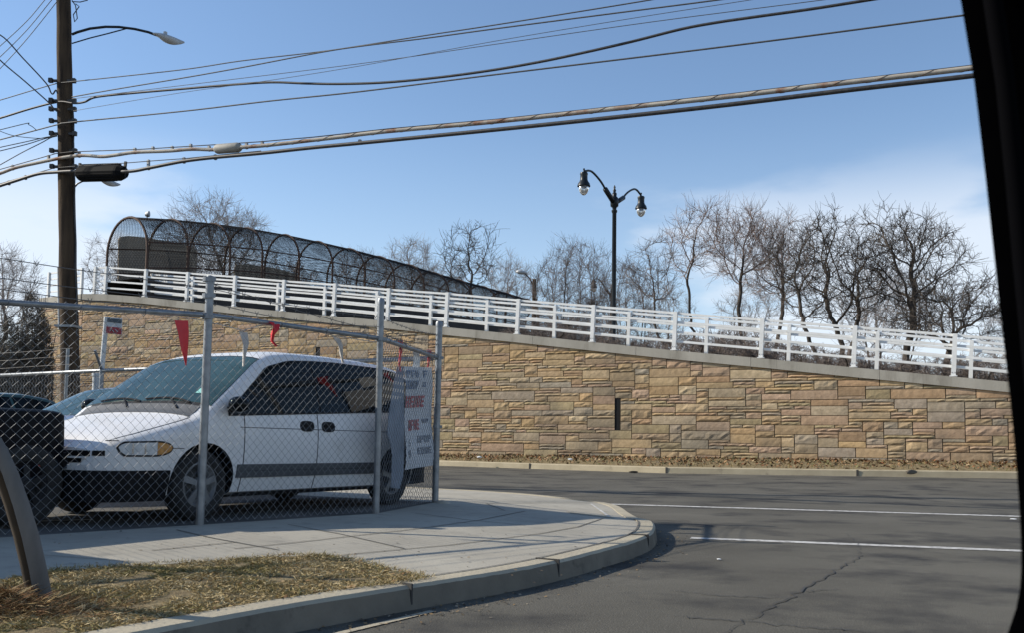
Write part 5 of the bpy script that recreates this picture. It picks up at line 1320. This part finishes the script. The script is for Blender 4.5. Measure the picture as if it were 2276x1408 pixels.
tree('bare_tree', 'bare tree low behind the right part of the footbridge cage', 'tree', G, 96, 985, 890, 1060, 575, 32, m='twig_pale', ycb=700, n_attr=260)
# brush along the top of the bank: copies of one shrub with shared meshes
G = 'scrub along the bank behind the railings'
T, Cb = colonise(77, 1.1, 0, n_attr=200, zc=.5, rz=.46, fork=.06, stems=7, tipr=.0030, twigs=3, twl=.13, D=.035, dk=.06)
def shrub_mesh(mb, nm, m, k): mb.v = [(x*2.6,y*2.6,z*2.6) for x,y,z in mb.v]; return mb
first = None
lab = ['bare grey scrub bush behind the railings', 'bare grey scrub bush behind the railings']
xs = [1188+38*k for k in range(29)]
for i, x in enumerate(xs):
    for j in range(2):
        if rnd.random() < (.04 if j == 0 else .30): continue
        Y = 43-(x-1188)*.0085 + j*7 + rnd.uniform(-1,1.5); p = at(x+rnd.uniform(-14,14), 800, Y); p.z = bank_z(p)-.2
        if first is None:
            o = thing('scrub_bush', p, 'bare grey scrub bush on the bank behind the railings', 'bush', G); first = o
            obj('trunk', shrub_mesh(T,'',0,0), M['bark'], o, local=True); obj('crown', shrub_mesh(Cb,'',0,0), M['twig'], o, local=True)
        else:
            o = first.copy(); COL.objects.link(o); o.location = p
            for ch in list(first.children): c = ch.copy(); COL.objects.link(c); c.parent = o
        s_ = rnd.uniform(.65,1.2); o.scale = (s_*1.15, s_*1.15, s_*(.72 if j == 0 else 1.25)); o.rotation_euler = (0,0,rnd.random()*6.28)
# dark thicket on the left beyond the lot
def thicket(name, px, Y, base, wpx_, ytop, seed, label, n=7500):
    q = random.Random(seed); c = at(px, 800, Y); c.z = base; top = at(px, ytop, Y).z; w = wpx_*Y/2100
    t = thing(name, c, label, 'bush', 'dark thickets at the left edge'); mb = MB(); st = MB()
    for k in range(46):
        a = q.random()*6.28; r = q.random()*w*.75; p0 = c+Vector((r*math.cos(a)*.6,r*math.sin(a)*.6,0)); hh = (top-base)*(1-.55*(r/w)**2)*q.uniform(.75,1.06); p1 = c+Vector((r*math.cos(a)*1.2+q.gauss(0,.3),r*math.sin(a)*1.2,hh))
        mid = p0.lerp(p1,.5)+Vector((q.gauss(0,.25),q.gauss(0,.25),0)); st.tube([p0,mid,p1], [.05,.03,.012], 4, cap=False)
    for k in range(n):
        a = q.random()*6.28; r = math.sqrt(q.random())*w; env = (1-.42*(r/w)**3)*(1+.22*mnoise.noise(Vector((math.cos(a)*r*.9,math.sin(a)*r*.9,seed)))); z = base+(top-base)*env*(q.random()**.6)
        p = Vector((c.x+r*math.cos(a), c.y+r*math.sin(a), z)); d = Vector((q.gauss(0,1),q.gauss(0,1),q.gauss(.6,1))).normalized()*q.uniform(.12,.34); e = d.cross(Vector((q.gauss(0,1),q.gauss(0,1),q.gauss(0,1)))).normalized()*q.uniform(.010,.026)
        mb.poly([p-d,p-e,p+d,p+e])
    obj('stem', st, M['bark'], t); obj('foliage', mb, M['brush'], t)
thicket('dark_bush', 74, 48, .2, 44, 662, 1, 'tall dark thicket against the end of the stone wall, left of the utility pole')
thicket('dark_bush', 32, 46, .2, 50, 728, 2, 'dark brushy thicket between the tall thicket and the left edge')
thicket('dark_bush', -14, 44, .2, 55, 778, 3, 'lower dark thicket at the very left edge above the green car')

# ================================================================== SKY AND SUN
sun_dir = Vector((-.985, .13, math.tan(R(31))*.995)).normalized()      # towards the sun
ld = bpy.data.lights.new('sun', 'SUN'); ld.energy = 5.0; ld.angle = R(.53); ld.color = (1, .92, .79)
sun = bpy.data.objects.new('sun', ld); COL.objects.link(sun); sun.rotation_euler = sun_dir.to_track_quat('Z','Y').to_euler(); sun.location = (-30,5,30)
w = bpy.data.worlds.new('World'); scene.world = w; w.use_nodes = True; nt = w.node_tree; N = nt.nodes; Lk = nt.links
bg = N['Background']; sky = N.new('ShaderNodeTexSky'); sky.sky_type = 'NISHITA'; sky.sun_disc = False
sky.sun_elevation = math.asin(sun_dir.z); sky.sun_rotation = math.atan2(sun_dir.x, sun_dir.y); sky.air_density = 1.0; sky.dust_density = .15; sky.ozone_density = 2.6; sky.altitude = 100
tc = N.new('ShaderNodeTexCoord'); mp = N.new('ShaderNodeMapping'); mp.inputs['Scale'].default_value = (1.0, 1.0, 3.4); mp.inputs['Location'].default_value = (3.1, 1.7, .35); Lk.new(tc.outputs['Generated'], mp.inputs['Vector'])
nz = N.new('ShaderNodeTexNoise'); nz.inputs['Scale'].default_value = 2.6; nz.inputs['Detail'].default_value = 7; nz.inputs['Roughness'].default_value = .5; Lk.new(mp.outputs['Vector'], nz.inputs['Vector'])
cr2 = N.new('ShaderNodeMapRange'); cr2.inputs['From Min'].default_value = .49; cr2.inputs['From Max'].default_value = .62; cr2.interpolation_type = 'SMOOTHSTEP'; ya = N.new('ShaderNodeMath'); ya.operation = 'DIVIDE'; az = N.new('ShaderNodeMath'); az.operation = 'ABSOLUTE'; az2 = N.new('ShaderNodeMapRange'); az2.interpolation_type = 'SMOOTHSTEP'
az2.inputs['From Min'].default_value = .12; az2.inputs['From Max'].default_value = .42; az2.inputs['To Min'].default_value = -.06; az2.inputs['To Max'].default_value = .13
sp2 = N.new('ShaderNodeSeparateXYZ'); Lk.new(tc.outputs['Generated'], sp2.inputs[0]); Lk.new(sp2.outputs['X'], ya.inputs[0]); Lk.new(sp2.outputs['Y'], ya.inputs[1]); Lk.new(ya.outputs[0], az.inputs[0]); Lk.new(az.outputs[0], az2.inputs['Value'])
sm = N.new('ShaderNodeMath'); sm.operation = 'ADD'; Lk.new(nz.outputs['Fac'], sm.inputs[0]); Lk.new(az2.outputs['Result'], sm.inputs[1]); Lk.new(sm.outputs[0], cr2.inputs['Value'])
sep = N.new('ShaderNodeSeparateXYZ'); Lk.new(tc.outputs['Generated'], sep.inputs[0])
el = N.new('ShaderNodeMapRange'); el.inputs['From Min'].default_value = .31; el.inputs['From Max'].default_value = .20; el.interpolation_type = 'SMOOTHSTEP'; Lk.new(sep.outputs['Z'], el.inputs['Value'])
mu = N.new('ShaderNodeMath'); mu.operation = 'MULTIPLY'; Lk.new(cr2.outputs['Result'], mu.inputs[0]); Lk.new(el.outputs['Result'], mu.inputs[1])
mu2 = N.new('ShaderNodeMath'); mu2.operation = 'MULTIPLY'; mu2.inputs[1].default_value = .7; Lk.new(mu.outputs[0], mu2.inputs[0])
mx = N.new('ShaderNodeMix'); mx.data_type = 'RGBA'; Lk.new(mu2.outputs[0], mx.inputs[0]); Lk.new(sky.outputs['Color'], mx.inputs[6]); mx.inputs[7].default_value = (5.4, 5.75, 6.25, 1)
hz = N.new('ShaderNodeMapRange'); hz.inputs['From Min'].default_value = .36; hz.inputs['From Max'].default_value = .06; hz.inputs['To Max'].default_value = .42; hz.interpolation_type = 'SMOOTHSTEP'; Lk.new(sep.outputs['Z'], hz.inputs['Value'])
mx2 = N.new('ShaderNodeMix'); mx2.data_type = 'RGBA'; Lk.new(hz.outputs['Result'], mx2.inputs[0]); Lk.new(sky.outputs['Color'], mx2.inputs[6]); mx2.inputs[7].default_value = (3.9, 4.7, 5.5, 1); Lk.new(mx2.outputs[2], mx.inputs[6])
Lk.new(mx.outputs[2], bg.inputs['Color']); bg.inputs['Strength'].default_value = .138
scene.view_settings.view_transform = 'Standard'; scene.view_settings.look = 'None'; scene.view_settings.exposure = .3; scene.view_settings.gamma = 1
scene.cycles.max_bounces = 6; scene.cycles.use_denoising = True
